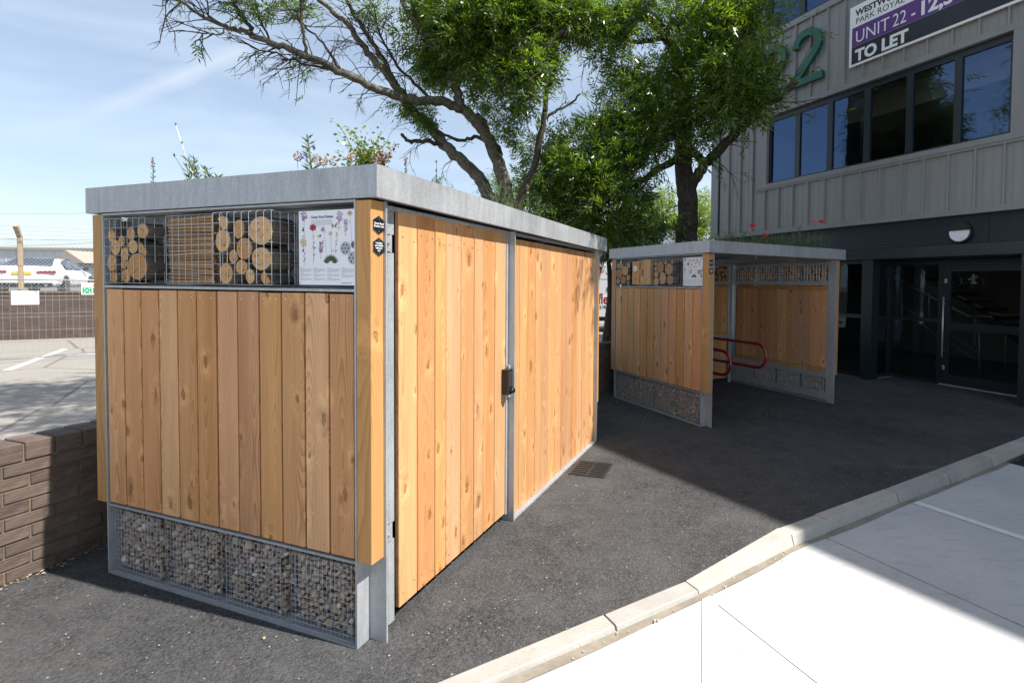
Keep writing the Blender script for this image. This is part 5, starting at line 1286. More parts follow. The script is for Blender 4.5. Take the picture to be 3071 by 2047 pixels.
BB = [(1000, 55, 80, 8.4, 1), (1080, 40, 95, 8.2, 1), (1010, 135, 62, 8.5, 1), (1060, 110, 60, 8.2, 1), (1150, 90, 85, 8.3, 1.1), (1215, 60, 78, 8.5, 1.1), (1238, 135, 46, 8.4, 1), (1205, 165, 58, 8.2, 1), (1328, 45, 50, 8.8, 1.1), (1395, 60, 62, 9.0, 1.1), (1460, 20, 60, 9.2, 1), (1300, 20, 80, 8.6, 1), (1180, 10, 80, 8.2, 1),
      (1140, 175, 48, 8.2, .7), (1090, 190, 40, 8.4, .6), (1210, 232, 36, 8.1, .6), (1410, 130, 40, 9.2, .7), (1385, 205, 26, 9.4, .5), (1440, 180, 45, 9.4, .8),
      (1500, 190, 66, 9.6, 1), (1560, 150, 60, 9.6, .9), (1470, 255, 70, 9.4, 1.1), (1400, 300, 62, 9.3, 1), (1540, 260, 75, 9.4, 1.1), (1480, 330, 66, 9.2, 1.0), (1420, 375, 62, 9.1, 1.1), (1345, 355, 64, 9.2, 1.1), (1370, 430, 66, 9.0, 1.1), (1300, 400, 66, 9.2, 1.1), (1305, 470, 64, 9.2, 1.1), (1390, 500, 62, 9.0, 1.1), (1450, 450, 56, 9.3, .9), (1250, 350, 50, 9.5, .9), (1240, 430, 52, 9.6, 1), (1290, 300, 34, 9.4, .6), (1368, 280, 38, 9.4, .7), (1250, 500, 46, 9.5, 1), (1330, 535, 56, 9.2, 1), (1450, 545, 60, 9.4, 1), (1510, 520, 50, 9.6, .7),
      (1620, 190, 62, 8.9, 1), (1680, 160, 62, 8.6, 1.1), (1722, 195, 50, 8.4, 1.1), (1755, 125, 30, 8.3, .8), (1690, 230, 50, 8.5, 1.1), (1640, 255, 48, 8.8, 1.0), (1735, 245, 40, 8.4, .9), (1620, 300, 32, 9.0, .7), (1630, 100, 60, 9.0, .9), (1700, 90, 54, 8.7, .8), (1650, 30, 70, 9.0, 1), (1730, 30, 60, 8.8, .9), (1560, 40, 60, 9.6, .9), (1600, 360, 26, 9.2, .35)]
main_sprays, near_sprays = big.sprays, []
for u, v, r, D, d in BB:
    big.sprays = near_sprays if u > 1580 else main_sprays
    big.blob(u, v, r, D, int(d*r*r*(0.050 if u > 1580 else 0.078)))
big.sprays = main_sprays
for w, R, n_ in (((2.8, 4.9, 6.1), 0.75, 330), ((2.3, 5.6, 6.6), 0.7, 260)): big.blob(0, 0, 0, 0, n_, 0.8, w, R)
for p_ in big.L:
    if trg.rand() < 0.35: big.sprays.append((p_, trg.normal(0, 0.4, 3)))
big.finish('leaf', 1.28); stuff(link('crown', leaf_mesh(near_sprays, big.base, MT['leaf'], 1.6, 9), big.t))
# --- the many-stemmed tree with bare outer boughs
b1 = at(1165*K, 470*K, 8.9); st_ = Tree('ash_tree', 'many stemmed tree with bare drooping boughs spreading over the closed store', (b1[0], b1[1], 0.0))
A = st_.limb([(1172, 820, 8.9), (1165, 560, 8.9), (1140, 475, 8.9), (1121, 447, 8.85), (1099, 407, 8.8), (1062, 370, 8.7), (1018, 331, 8.6), (982, 282, 8.5), (945, 253, 8.4), (916, 205, 8.3), (879, 161, 8.2), (842, 121, 8.1), (809, 68, 8.0), (772, 34, 7.9), (725, -6, 7.8), (670, -60, 7.7)], 0.135, 0.022, 'trunk', 'lichen', 12)
A1 = st_.limb([(1018, 331, 8.6), (1004, 331, 8.5), (963, 323, 8.4), (940, 325, 8.35), (921, 309, 8.3)], 0.042, 0.024, 'branch', 'treebark')
B = st_.limb([(1180, 820, 8.95), (1172, 560, 8.95), (1165, 458, 8.9), (1157, 410, 8.85), (1136, 352, 8.8), (1113, 304, 8.7), (1084, 271, 8.65), (1055, 245, 8.6)], 0.14, 0.085, 'trunk', 'lichen', 12)
B1 = st_.limb([(1057, 248, 8.6), (1048, 205, 8.5), (1036, 165, 8.4), (1007, 121, 8.3), (982, 88, 8.2), (949, 48, 8.1), (923, -4, 8.0), (905, -70, 7.9)], 0.078, 0.035, 'branch', 'lichen')
B1b = st_.limb([(958, 62, 8.12), (952, 20, 8.05), (965, -20, 8.0), (960, -90, 8.0)], 0.035, 0.025, 'branch', 'lichen')
B2 = st_.limb([(1060, 250, 8.6), (1018, 234, 8.4), (971, 231, 8.2), (916, 220, 8.0), (879, 209, 7.8), (842, 194, 7.6), (772, 159, 7.3), (718, 135, 7.1), (650, 108, 6.9), (589, 85, 6.7), (562, 71, 6.6), (521, 64, 6.5), (478, 44, 6.4), (420, 7, 6.3), (380, -15, 6.2)], 0.082, 0.012, 'branch', 'lichen')
B3 = st_.limb([(1048, 205, 8.5), (1070, 150, 8.6), (1085, 90, 8.7), (1080, 20, 8.7), (1070, -50, 8.7)], 0.035, 0.016)
B4 = st_.limb([(1136, 352, 8.8), (1125, 318, 8.75), (1112, 280, 8.7), (1095, 262, 8.68)], 0.05, 0.035)
B5 = st_.limb([(1157, 420, 8.85), (1150, 370, 8.8), (1140, 335, 8.8), (1095, 315, 8.7), (1060, 322, 8.6), (1020, 308, 8.5), (985, 290, 8.4)], 0.045, 0.02)
C = st_.limb([(1185, 620, 8.7), (1190, 472, 8.6), (1227, 381, 8.5), (1249, 271, 8.4), (1258, 209, 8.35), (1271, 176, 8.3), (1277, 143, 8.3)], 0.075, 0.018, 'trunk', 'treebark', 10)
C1 = st_.limb([(1249, 271, 8.4), (1290, 250, 8.5), (1333, 216, 8.6)], 0.03, 0.012)
C2 = st_.limb([(1258, 209, 8.35), (1245, 195, 8.3), (1238, 187, 8.3)], 0.018, 0.012)
A2 = st_.limb([(930, 225, 8.3), (911, 203, 8.2), (880, 135, 8.1), (836, 68, 8.0), (796, -2, 7.9), (760, -70, 7.8)], 0.048, 0.022)
A3 = st_.limb([(1000, 240, 8.4), (950, 190, 8.3), (905, 140, 8.2), (870, 70, 8.1), (850, -10, 8.0)], 0.03, 0.012)
D1 = st_.limb([(708, 132, 7.1), (694, 70, 7.1), (690, 0, 7.1), (680, -60, 7.0)], 0.022, 0.01)
D2 = st_.limb([(589, 85, 6.7), (562, 50, 6.7), (540, 15, 6.7), (520, -30, 6.6)], 0.030, 0.014)
D3 = st_.limb([(772, 159, 7.3), (700, 145, 7.2), (640, 125, 7.1), (575, 108, 7.0)], 0.022, 0.006)
D4 = st_.limb([(620, 96, 6.8), (600, 50, 6.8), (585, 0, 6.8)], 0.016, 0.008)
D5 = st_.limb([(780, 160, 7.3), (740, 100, 7.4), (700, 60, 7.5), (665, 25, 7.5), (640, -10, 7.5)], 0.018, 0.008)
D6 = st_.limb([(521, 64, 6.5), (500, 80, 6.4), (470, 78, 6.35), (440, 105, 6.3)], 0.010, 0.005, 'branch', 'lichen')
for P, n_, L_ in ((A, 24, .75), (B1, 10, .7), (B2, 40, .65), (B3, 14, .7), (C, 4, .35), (A2, 18, .8), (A3, 14, .8), (D1, 9, .5), (D2, 10, .5), (D3, 9, .5), (D4, 6, .45), (D5, 8, .5), (B5, 5, .4), (D6, 5, .4), (C1, 3, .3)): st_.twigs_on(P, n_, L_, 0.0085, lo=0.35, droop=0.5, depth=2, kids=2)
for u, v, r, D, d in ((930, 235, 32, 8.3, .5), (965, 262, 30, 8.3, .5), (1010, 180, 30, 8.4, .4), (985, 285, 24, 8.3, .35), (600, 20, 28, 6.7, .3), (540, 10, 26, 6.6, .25), (690, 20, 32, 7.3, .3), (850, 25, 32, 8.0, .35), (700, 160, 12, 7.1, .25), (1160, 295, 34, 8.3, .6), (1175, 240, 34, 8.2, .6), (1190, 330, 24, 8.4, .5), (1120, 240, 32, 8.4, .5), (985, 160, 34, 8.4, .6), (1040, 60, 40, 8.4, .6)): st_.blob(u, v, r, D, int(d*r*r*0.2))
for w, R, n_ in (((-1.5, 5.4, 7.4), 0.9, 420), ((-2.6, 5.9, 7.2), 0.8, 330), ((-3.2, 5.4, 6.6), 0.7, 260), ((-2.0, 5.0, 8.2), 1.0, 420), ((-0.8, 6.0, 8.3), 1.0, 420), ((-3.8, 6.2, 7.0), 0.7, 240), ((-0.9, 4.7, 6.6), 0.7, 300), ((-1.6, 4.6, 6.3), 0.6, 220)): st_.blob(0, 0, 0, 0, n_, 0.8, w, R)
for p_ in st_.L:
    if trg.rand() < 0.05: st_.sprays.append((p_, trg.normal(0, 0.4, 3)))
st_.finish('leaf', 0.9)
# --- background trees
def far_tree(label, px, D, blobs, leaf, size, seed, group='trees in the background'):
    c = at(px[0]*K, px[1]*K, D); T = Tree('background_tree', label, (c[0], c[1], 0.0), group)
    T.limb([(c[0], c[1], 0), (c[0]+0.1, c[1], c[2]*0.5), (c[0], c[1]+0.1, c[2])], 0.02*D**0.8, 0.03, 'trunk', world=True)
    for u, v, r, d in blobs: T.blob(u, v, r, D+trg.uniform(-1, 1), int(d*r*r*0.16))
    T.finish(leaf, size, 7)
far_tree('bright yellow green tree seen between the dark trunk and the grey wall', (1608, 480), 24, [(1610, 470, 30, 1.2), (1600, 510, 32, 1.2), (1625, 500, 30, 1.2), (1590, 535, 30, 1), (1630, 540, 30, 1), (1615, 450, 16, 1)], 'leaf_far', 2.0, 1)
far_tree('pale green tree low behind the dark boughs', (1500, 470), 20, [(1490, 470, 34, 1), (1530, 450, 30, 1), (1510, 500, 40, 1), (1470, 510, 36, 1), (1540, 500, 34, 1), (1440, 500, 34, .9)], 'leaf_far', 1.7, 2)
far_tree('small feathery tree rising just over the closed store roof', (1140, 440), 12, [(1130, 430, 26, .8), (1150, 405, 18, .6), (1175, 445, 26, .8), (1210, 455, 34, 1), (1215, 420, 28, .8)], 'leaf', 1.1, 3)
far_tree('dark shrubby tree between the two shelters', (1395, 560), 13, [(1385, 540, 34, 1.2), (1430, 530, 40, 1.2), (1400, 575, 30, 1.1), (1350, 520, 36, 1.2), (1300, 520, 40, 1.2), (1470, 555, 36, 1.1), (1370, 600, 20, 1)], 'leaf_deep', 1.2, 4)

# ================================================================== ROOF PLANTS
MT['stemgreen'] = leafmat('stem_green', (0.10, 0.14, 0.05), (0.17, 0.21, 0.09), 0.2)
MT['weedleaf'] = leafmat('weed_leaf', (0.075, 0.125, 0.045), (0.15, 0.20, 0.08), 0.35)
MT['saplingleaf'] = leafmat('sapling_leaf', (0.10, 0.17, 0.03), (0.24, 0.29, 0.06), 0.4)
MT['dry'] = plain('dry_seed_head', (0.52, 0.36, 0.22), 0.9, 0, 0.3, 90); MT['dryred'] = plain('dry_red_seed', (0.24, 0.14, 0.09), 0.9, 0, 0.3, 90)
MT['bugloss'] = plain('violet_petal', (0.12, 0.08, 0.42), 0.7); MT['poppy'] = leafmat('poppy_petal', (0.62, 0.035, 0.02), (0.75, 0.07, 0.04), 0.3); MT['pinkpoppy'] = leafmat('pink_petal', (0.65, 0.20, 0.25), (0.75, 0.32, 0.36), 0.3)
def lpx(si, u, v, ax, val):
    o, ux, uy = FR[si]; n = (ux, uy)[ax]; P = plane(u, v, o+n*val, n)-o; return float(P@ux), float(P@uy), float(P[2])
prg = np.random.RandomState(9)
def leafq(mb, p, d, L, w, mi=0):
    d = np.array(d, float); d /= np.linalg.norm(d); s = np.cross(d, prg.normal(0, 1, 3)); s /= np.linalg.norm(s)+1e-9
    mb.add([p, p+d*L*0.45+s*w, p+d*L, p+d*L*0.45-s*w], [(0, 1, 2, 3)], mi)
def plant(si, kind, u, vb, vt, ax, val, label, group=None, lean=0.0, zbase=2.222, cat='plant'):
    x, y, zb_ = lpx(si, u, vb, ax, val); zt = lpx(si, u, vt, ax, val)[2]
    tilt = -0.0057*x if si == 1 else 0.0
    H = max(0.04, zt-(zbase+tilt)); t = thing('roof_plant', label, cat, tow(si, x, y, zbase+tilt), ROT[si], group)
    def stem(H, lean, dx=0.0, dy=0.0, r=0.0022, n=8, sag=0.0):
        P = [np.array((dx*0.3+lean[0]*s**1.7, dy*0.3+lean[1]*s**1.7, H*s-sag*s*s)) for s in np.linspace(0, 1, n)]
        return P
    L0 = (lean if ax == 1 else 0.0, lean if ax == 0 else 0.0)
    S, Lf, Fl = MB(), MB(), MB(); fm = MT['dry']; lm = MT['weedleaf']
    if kind == 'spike':
        P = stem(H, L0); S.tube(P, [0.0026]*4+[0.0018]*4, 5)
        for i in range(26):
            s = prg.uniform(0.05, 0.8); p = P[int(s*7)]*1.0; a = prg.uniform(0, 6.28); leafq(Lf, np.array((p[0], p[1], H*s)), (math.cos(a), math.sin(a), 1.1), H*0.11, 0.003)
        for i in range(20):
            p = np.array((L0[0], L0[1], H*prg.uniform(0.83, 1.0)))+prg.normal(0, 0.004, 3); leafq(Fl, p, (prg.normal(), prg.normal(), 1.5), 0.014, 0.004)
        fm = MT['dryred']
    elif kind == 'bugloss':
        P = stem(H, L0); S.tube(P, 0.004, 6)
        for i in range(46):
            s = prg.uniform(0.05, 1.0); a = prg.uniform(0, 6.28); leafq(Lf, np.array((L0[0]*s**1.7, L0[1]*s**1.7, H*s)), (math.cos(a), math.sin(a), 0.6), 0.035+0.03*(1-s), 0.0055)
        for i in range(14):
            s = prg.uniform(0.45, 0.92); a = prg.uniform(0, 6.28); leafq(Fl, np.array((L0[0]*s+math.cos(a)*0.02, L0[1]*s+math.sin(a)*0.02, H*s)), (math.cos(a), math.sin(a), 0.3), 0.02, 0.008)
        fm = MT['bugloss']
    elif kind == 'clover':
        P = stem(H, L0); S.tube(P, 0.0013, 5)
        for i in range(70):
            z = prg.uniform(-1, 1); a = prg.uniform(0, 6.28); r = math.sqrt(1-z*z); c = P[-1]+np.array((r*math.cos(a)*0.013, r*math.sin(a)*0.013, z*0.024-0.02)); leafq(Fl, c, (r*math.cos(a), r*math.sin(a), 0.5), 0.010, 0.0045)
        for i in range(5): leafq(Lf, P[2], (prg.normal(), prg.normal(), 1), 0.03, 0.004)
    elif kind == 'weed':
        n = 4
        for k in range(n):
            h = H*prg.uniform(0.6, 1.0) if k else H; a = prg.uniform(0, 6.28); q = (L0[0]+prg.normal(0, 0.04), L0[1]+prg.normal(0, 0.04)); P = stem(h, q); S.tube(P, 0.0019, 5)
            for i in range(24):
                s = prg.uniform(0.08, 1.0); b = prg.uniform(0, 6.28); leafq(Lf, np.array((q[0]*s**1.7, q[1]*s**1.7, h*s)), (math.cos(b), math.sin(b), 0.7), prg.uniform(0.02, 0.045), 0.0035)
    elif kind == 'bud':
        for k, (hh, dy) in enumerate(((1.0, 1.0), (0.72, 0.55), (0.55, 1.15))):
            P = stem(H*hh, (L0[0]*dy, L0[1]*dy)); S.tube(P, 0.0014, 5); c = P[-1]
            Fl.tube([c, c+np.array((0.002, 0.004, 0.008)), c+np.array((0.003, 0.006, 0.018))], [0.003, 0.0055, 0.002], 6)
        for k in range(3):
            q = (prg.normal(0, 0.03), prg.normal(0, 0.03)); P = stem(H*0.5, q); S.tube(P, 0.002, 5)
            for i in range(26):
                s = prg.uniform(0.05, 1); b = prg.uniform(0, 6.28); leafq(Lf, np.array((q[0]*s**1.7, q[1]*s**1.7, H*0.5*s)), (math.cos(b), math.sin(b), 0.8), prg.uniform(0.025, 0.05), 0.0028)
        fm = MT['weedleaf']
    elif kind == 'shrub':
        lm = MT['saplingleaf']
        for k in range(9):
            q = (prg.normal(0, 0.06)+L0[0], prg.normal(0, 0.075)+L0[1]); h = H*prg.uniform(0.55, 1.0) if k else H; P = stem(h, q, r=0.002); S.tube(P, [0.003]*4+[0.0016]*4, 5)
            for i in range(90):
                s = prg.uniform(0.12, 1.0); c = np.array((q[0]*s**1.7, q[1]*s**1.7, h*s))+prg.normal(0, 0.022, 3); b = prg.uniform(0, 6.28); leafq(Lf, c, (math.cos(b), math.sin(b), prg.normal(0, 0.4)), prg.uniform(0.014, 0.024), 0.007)
    elif kind == 'dock':
        for k in range(4):
            q = (prg.normal(0, 0.05)+L0[0], prg.normal(0, 0.06)+L0[1]); h = H*prg.uniform(0.6, 1.0); P = stem(h, q); S.tube(P, 0.0018, 5)
            for i in range(70):
                s = prg.uniform(0.3, 1.0); c = np.array((q[0]*s**1.7, q[1]*s**1.7, h*s))+prg.normal(0, 0.010, 3); leafq(Fl, c, prg.normal(0, 1, 3), 0.012, 0.006)
        fm = MT['dryred']; S_m = None
    elif kind == 'grass':
        for k in range(34):
            q = (prg.normal(0, 0.05)+L0[0], prg.normal(0, 0.05)+L0[1]); h = H*prg.uniform(0.35, 1.0); P = stem(h, (q[0]*1.6, q[1]*1.6), q[0], q[1])
            for a_, b_ in zip(P, P[1:]): w = 0.0022; Lf.add([a_+np.array((w, 0, 0)), a_-np.array((w, 0, 0)), b_-np.array((w*.8, 0, 0)), b_+np.array((w*.8, 0, 0))], [(0, 1, 2, 3)])
            if k % 5 == 0: S.tube(P, 0.0012, 4)
    elif kind in ('poppy', 'pinkpoppy'):
        P = stem(H, L0); S.tube(P, 0.0017, 5); c = P[-1]
        for k in range(6):
            a = k*1.047+0.3
            e1 = np.array((math.cos(a)*0.85, math.sin(a)*0.85, 0.75)); e2 = np.array((-math.sin(a), math.cos(a), 0)); R_ = 0.05
            Fl.add([c, c+e1*R_*0.6+e2*R_*0.5, c+e1*R_+np.array((0, 0, 0.008))+e2*R_*0.25, c+e1*R_+np.array((0, 0, 0.008))-e2*R_*0.25, c+e1*R_*0.6-e2*R_*0.5], [(0, 1, 2, 3, 4)])
        Fl.tube([c, c+np.array((0, 0, 0.012))], 0.008, 6)
        for i in range(22):
            s = prg.uniform(0.02, 0.55); b = prg.uniform(0, 6.28); leafq(Lf, np.array((L0[0]*s**1.7, L0[1]*s**1.7, H*s)), (math.cos(b), math.sin(b), 0.9), prg.uniform(0.03, 0.055), 0.004)
        fm = MT[kind]
    if S.v: S.build('stem', MT['stemgreen'] if kind not in ('clover', 'dock') else MT['dry'], t)
    if Lf.v: Lf.build('leaves', lm, t)
    if Fl.v: Fl.build('flower_head', fm, t)
    return t
R1 = 'wild plants on the closed store roof'; R2 = 'wild plants on the open shelter roof'
plant(1, 'spike', 352*K, 420*K, 364*K, 0, 0.12, 'single thin upright leafy spike alone at the wall end of the store roof')
plant(1, 'bud', 436*K, 412*K, 284*K, 0, 0.14, 'tall slender weed with drooping buds on the store roof', lean=0.11)
plant(1, 'weed', 462*K, 408*K, 372*K, 0, 0.16, 'feathery low weed next to the drooping bud stems on the store roof')
plant(1, 'weed', 488*K, 406*K, 384*K, 0, 0.12, 'short bushy green weed tip on the store roof edge')
plant(1, 'clover', 684*K, 390*K, 352*K, 0, 0.12, 'dried tan clover head standing before the violet flower spike')
plant(1, 'bugloss', 716*K, 388*K, 308*K, 0, 0.13, 'tall spike with violet flowers on the store roof edge', lean=0.03)
plant(1, 'clover', 729*K, 386*K, 360*K, 0, 0.10, 'dried tan clover head touching the violet flower spike')
plant(1, 'clover', 743*K, 385*K, 362*K, 0, 0.12, 'pale dried clover head right beside the violet spike')
plant(1, 'clover', 765*K, 384*K, 362*K, 0, 0.12, 'dried clover head between the violet spike and the leafy sapling')
plant(1, 'shrub', 832*K, 378*K, 296*K, 0, 0.20, 'yellow green leafy sapling at the corner of the store roof', cat='sapling')
plant(1, 'clover', 808*K, 382*K, 352*K, 0, 0.10, 'dried tan clover head against the leafy sapling')
plant(1, 'dock', 884*K, 385*K, 334*K, 1, 0.05, 'russet dry seed stems behind the corner of the store roof')
plant(1, 'dock', 862*K, 380*K, 330*K, 1, 0.10, 'tan dry seed stems tangled with the leafy sapling')
plant(1, 'spike', 932*K, 395*K, 366*K, 1, -0.02, 'tiny dark tipped stalk above the door side of the store roof')
plant(1, 'bud', 1003*K, 412*K, 374*K, 1, 0.0, 'little green weed with a bud above the door')
for k, (u, vb, vt, kd, lb) in enumerate(((1142, 462, 395, 'grass', 'tall pale grass clump half way along the store roof'), (1160, 468, 418, 'weed', 'leafy weed beside the pale grass clump on the store roof'), (1183, 478, 440, 'grass', 'short grass tuft past the middle of the store roof'), (1212, 485, 425, 'spike', 'thin grey leaved stem near the far half of the store roof'), (1236, 500, 452, 'weed', 'grey green weed near the shaded far end of the store roof'))):
    plant(1, kd, u*K, vb*K, vt*K, 1, 0.05, lb)
for u, vb, vt, kd, lb in ((1648, 552, 535, 'grass', 'low grass tuft over the poster corner of the shelter roof'), (1672, 553, 528, 'weed', 'leafy weed beside the low tuft on the shelter roof'), (1690, 554, 530, 'spike', 'bare pale stalk on the shelter roof'), (1706, 555, 532, 'weed', 'small weed next to the bare stalk on the shelter roof'), (1728, 556, 523, 'poppy', 'red poppy lowest and nearest the poster corner on the shelter roof'), (1740, 557, 533, 'grass', 'grassy clump under the red poppies on the shelter roof'), (1759, 557, 545, 'poppy', 'short red poppy flowering against the roof tray'), (1775, 558, 535, 'weed', 'upright weed between the short poppy and the leafy clump'), (1800, 559, 538, 'grass', 'leafy clump in the middle of the shelter roof front'), (1822, 560, 530, 'weed', 'tall green weed beside the leafy clump on the shelter roof'), (1838, 561, 512, 'weed', 'tallest green weed clump beside the pink poppy'), (1852, 562, 528, 'grass', 'grassy clump below the pink poppy'), (1870, 562, 511, 'pinkpoppy', 'pink poppy on a tall stem on the shelter roof'), (1886, 563, 513, 'poppy', 'red poppy on a tall stem beside the pink poppy'), (1480, 556, 530, 'weed', 'weed on the back edge of the shelter roof'), (1690, 553, 540, 'grass', 'thin brown grass on the shelter roof')):
    plant(2, kd, u*K, vb*K, vt*K, 1, 0.06 if u > 1600 else 1.5, lb)
for k, u in enumerate(np.linspace(1655, 1895, 13)):
    plant(2, ('grass', 'weed', 'weed')[k % 3], u*K, 560*K, (556-prg.uniform(14, 30))*K, 1, prg.uniform(-0.04, 0.25), 'low weeds crowding the front edge of the shelter roof', R2)
sed = MB()
for si, x1, n_ in ((1, 3.5, 500), (2, 2.65, 1600)):
    for _ in range(n_):
        x, y = prg.uniform(0.02, x1), prg.uniform(-0.08, 1.85); q = tow(si, x, y, 2.245-(0.0057*x if si == 1 else 0)); leafq(sed, np.array(q), (prg.normal(), prg.normal(), 1.2), prg.uniform(0.025, 0.07), 0.007)
o = sed.build('sedum_cover', MT['weedleaf']); stuff(o); tag(o, 'low sedum and moss growing across both shelter roofs', 'ground cover')

# ================================================================== CAR PARK BACKGROUND
MT['terrace'] = plain('terrace_tarmac', (0.17, 0.16, 0.15), 0.9, 0, 0.2, 2)
pA, pB = gnd(0, 1022.5), gnd(288.6, 1013); dW = (pB-pA)/np.linalg.norm(pB-pA); nW = np.array([-dW[1], dW[0], 0]); rW = math.atan2(dW[1], dW[0])
tz_ = 1.12
tt = MB(); q0, q1 = pA-dW*30+nW*0.15, pA+dW*16+nW*0.15
tt.add([(*q0[:2], tz_), (*q1[:2], tz_), (*(q1+nW*50)[:2], tz_), (*(q0+nW*50)[:2], tz_)], [(0, 1, 2, 3)]); struct(tt.build('car_terrace', MT['terrace']))
fw = thing('retaining_wall', 'long brown brick retaining wall across the car park below the parked cars', 'brick wall', Vector((pA[0], pA[1], 0)), rW)
o = MB().box(-30, 16, 0, 0.3, 0, 1.30).build('brickwork', MT['brickfar'], fw); wall_uv(o)
MB().box(-30, 16, -0.02, 0.32, 1.301, 1.36).build('coping', MT['mortar'], fw)
# chain link fence on the wall
MT['concpost'] = plain('concrete_post', (0.36, 0.28, 0.19), 0.9, 0, 0.15, 10); MT['linkwire'] = plain('fence_wire', (0.42, 0.44, 0.46), 0.5, 0.5)
cf = thing('chain_link_fence', 'chain link fence on cranked posts along the retaining wall', 'fence', Vector((*(pA+nW*0.2)[:2], 0)), rW)
xp = float((at(68, 780, 14.2)-pA)@dW)
for k in range(-3, 5):
    x = xp+k*3.0
    MB().cham(x-0.048, x+0.048, -0.05, 0.05, 1.361, 2.85, 0.012).prism_x([(-0.05, 2.85), (0.05, 2.85), (-0.18, 3.18), (-0.27, 3.12)], x-0.048, x+0.048).build('post', MT['concpost'], cf)
lw = MB(); x0, x1, z0, z1 = -12.0, 14.0, 1.37, 2.80; s_ = 0.09
for x in np.arange(x0-1.5, x1, s_):
    for sg_ in (1, -1):
        a, b = (x, x+(z1-z0)) if sg_ > 0 else (x+(z1-z0), x); lw.add([(a-0.004, -0.003*sg_, z0), (a+0.004, -0.003*sg_, z0), (b+0.004, -0.003*sg_, z1), (b-0.004, -0.003*sg_, z1)], [(0, 1, 2, 3)])
stuff(lw.build('mesh', MT['linkwire'], cf))
bw_ = MB()
for z, y in ((1.42, 0), (2.1, 0), (2.80, 0), (2.92, -0.09), (3.03, -0.16), (3.13, -0.23)): bw_.wire((x0-8, y-0.07, z), (x1, y-0.07, z), 0.004)
bw_.build('line_wire', MT['linkwire'], cf)
# temporary mesh fence
fA, fB = gnd(0, 1077, .1), gnd(290, 1061, .1); dF = (fB-fA)/np.linalg.norm(fB-fA); rF = math.atan2(dF[1], dF[0])
def heras(off, lab):
    q = fA+dF*off; t = thing('mesh_fence_panel', lab, 'fence panel', Vector((q[0], q[1], 0.03)), rF, 'temporary fence panels in the car park')
    f = MB(); Wd, Hh = 3.45, 1.66
    for x in (0, Wd): f.tube([(x, 0, 0), (x, 0, Hh)], 0.019, 8)
    for z in (0.07, Hh): f.tube([(0, 0, z), (Wd, 0, z)], 0.014, 8)
    f.build('frame', MT['galv'], t, True); m = MB()
    for x in np.arange(0.05, Wd, 0.10): m.wire((x, 0, 0.07), (x, 0, Hh), 0.0018)
    for z in (0.35, 0.63, 0.90, 0.98, 1.25, 1.33, 1.5): m.wire((0, 0.004, z), (Wd, 0.004, z), 0.0022)
    m.build('mesh', MT['wire'], t); MB().box(-0.3, 0.3, -0.1, 0.1, -0.03, 0.07).build('foot_block', MT['black'], t)
for k, lb in ((-1, 'temporary mesh fence panel away from the signs in the car park'), (0, 'temporary mesh fence panel carrying the white notice and green sign'), (1, 'temporary mesh fence panel past the green sign behind the store')): heras(k*3.5-0.6, lb)
def fsign(u0, u1, v0, v1, lab, green=False):
    nF = np.array([-dF[1], dF[0], 0]); c = plane((u0+u1)/2, (v0+v1)/2, fA, nF); a, b = plane(u0, (v0+v1)/2, fA, nF), plane(u1, (v0+v1)/2, fA, nF); w = np.linalg.norm(a-b)
    h = abs(plane((u0+u1)/2, v0, fA, nF)[2]-plane((u0+u1)/2, v1, fA, nF)[2])
    t = thing('fence_sign', lab, 'sign', Vector(tuple(c-nF*0.03)), rF); MB().box(-w/2, w/2, -0.004, 0.004, -h/2, h/2).build('panel', MT['white'], t)
    if green:
        g = plain('safety_green', (0.02, 0.33, 0.17), 0.5); MB().box(-w*0.45, -w*0.02, -0.006, -0.0045, -h*0.4, h*0.1).box(w*0.02, w*0.47, -0.006, -0.0045, -h*0.4, h*0.1).build('green_field', g, t)
        sym = MB()
        for dx, dz in ((-1, 1), (1, 1), (-1, -1), (1, -1)): sym.box(-w*0.235+dx*w*0.11-w*0.03, -w*0.235+dx*w*0.11+w*0.03, -0.007, -0.0062, -h*0.15+dz*h*0.14-h*0.05, -h*0.15+dz*h*0.14+h*0.05)
        sym.disc((-w*0.235, -0.0065, -h*0.15), (0, -1, 0), h*0.06, 8); sym.build('arrow_marks', MT['white'], t)
        MB().box(w*0.05, w*0.2, -0.006, -0.0045, h*0.2, h*0.36).build('mark', MT['printblack'], t)
    else:
        m = MB()
        for k, (ww, zz_) in enumerate(((0.3, 0.2), (0.4, 0.02))): m.box(-w*ww, w*ww, -0.006, -0.0045, h*zz_-h*0.03, h*zz_+h*0.03)
        m.build('faded_print', INK['grey'], t); MB().box(w*0.36, w*0.42, -0.006, -0.0045, h*0.4, h*0.46).build('mark', MT['printblack'], t)
    return t
fsign(35, 119, 872, 913, 'plain white notice board tied to the mesh fence'); fsign(245, 310, 848, 883, 'white and green safety sign on the mesh fence beside the store post', True)

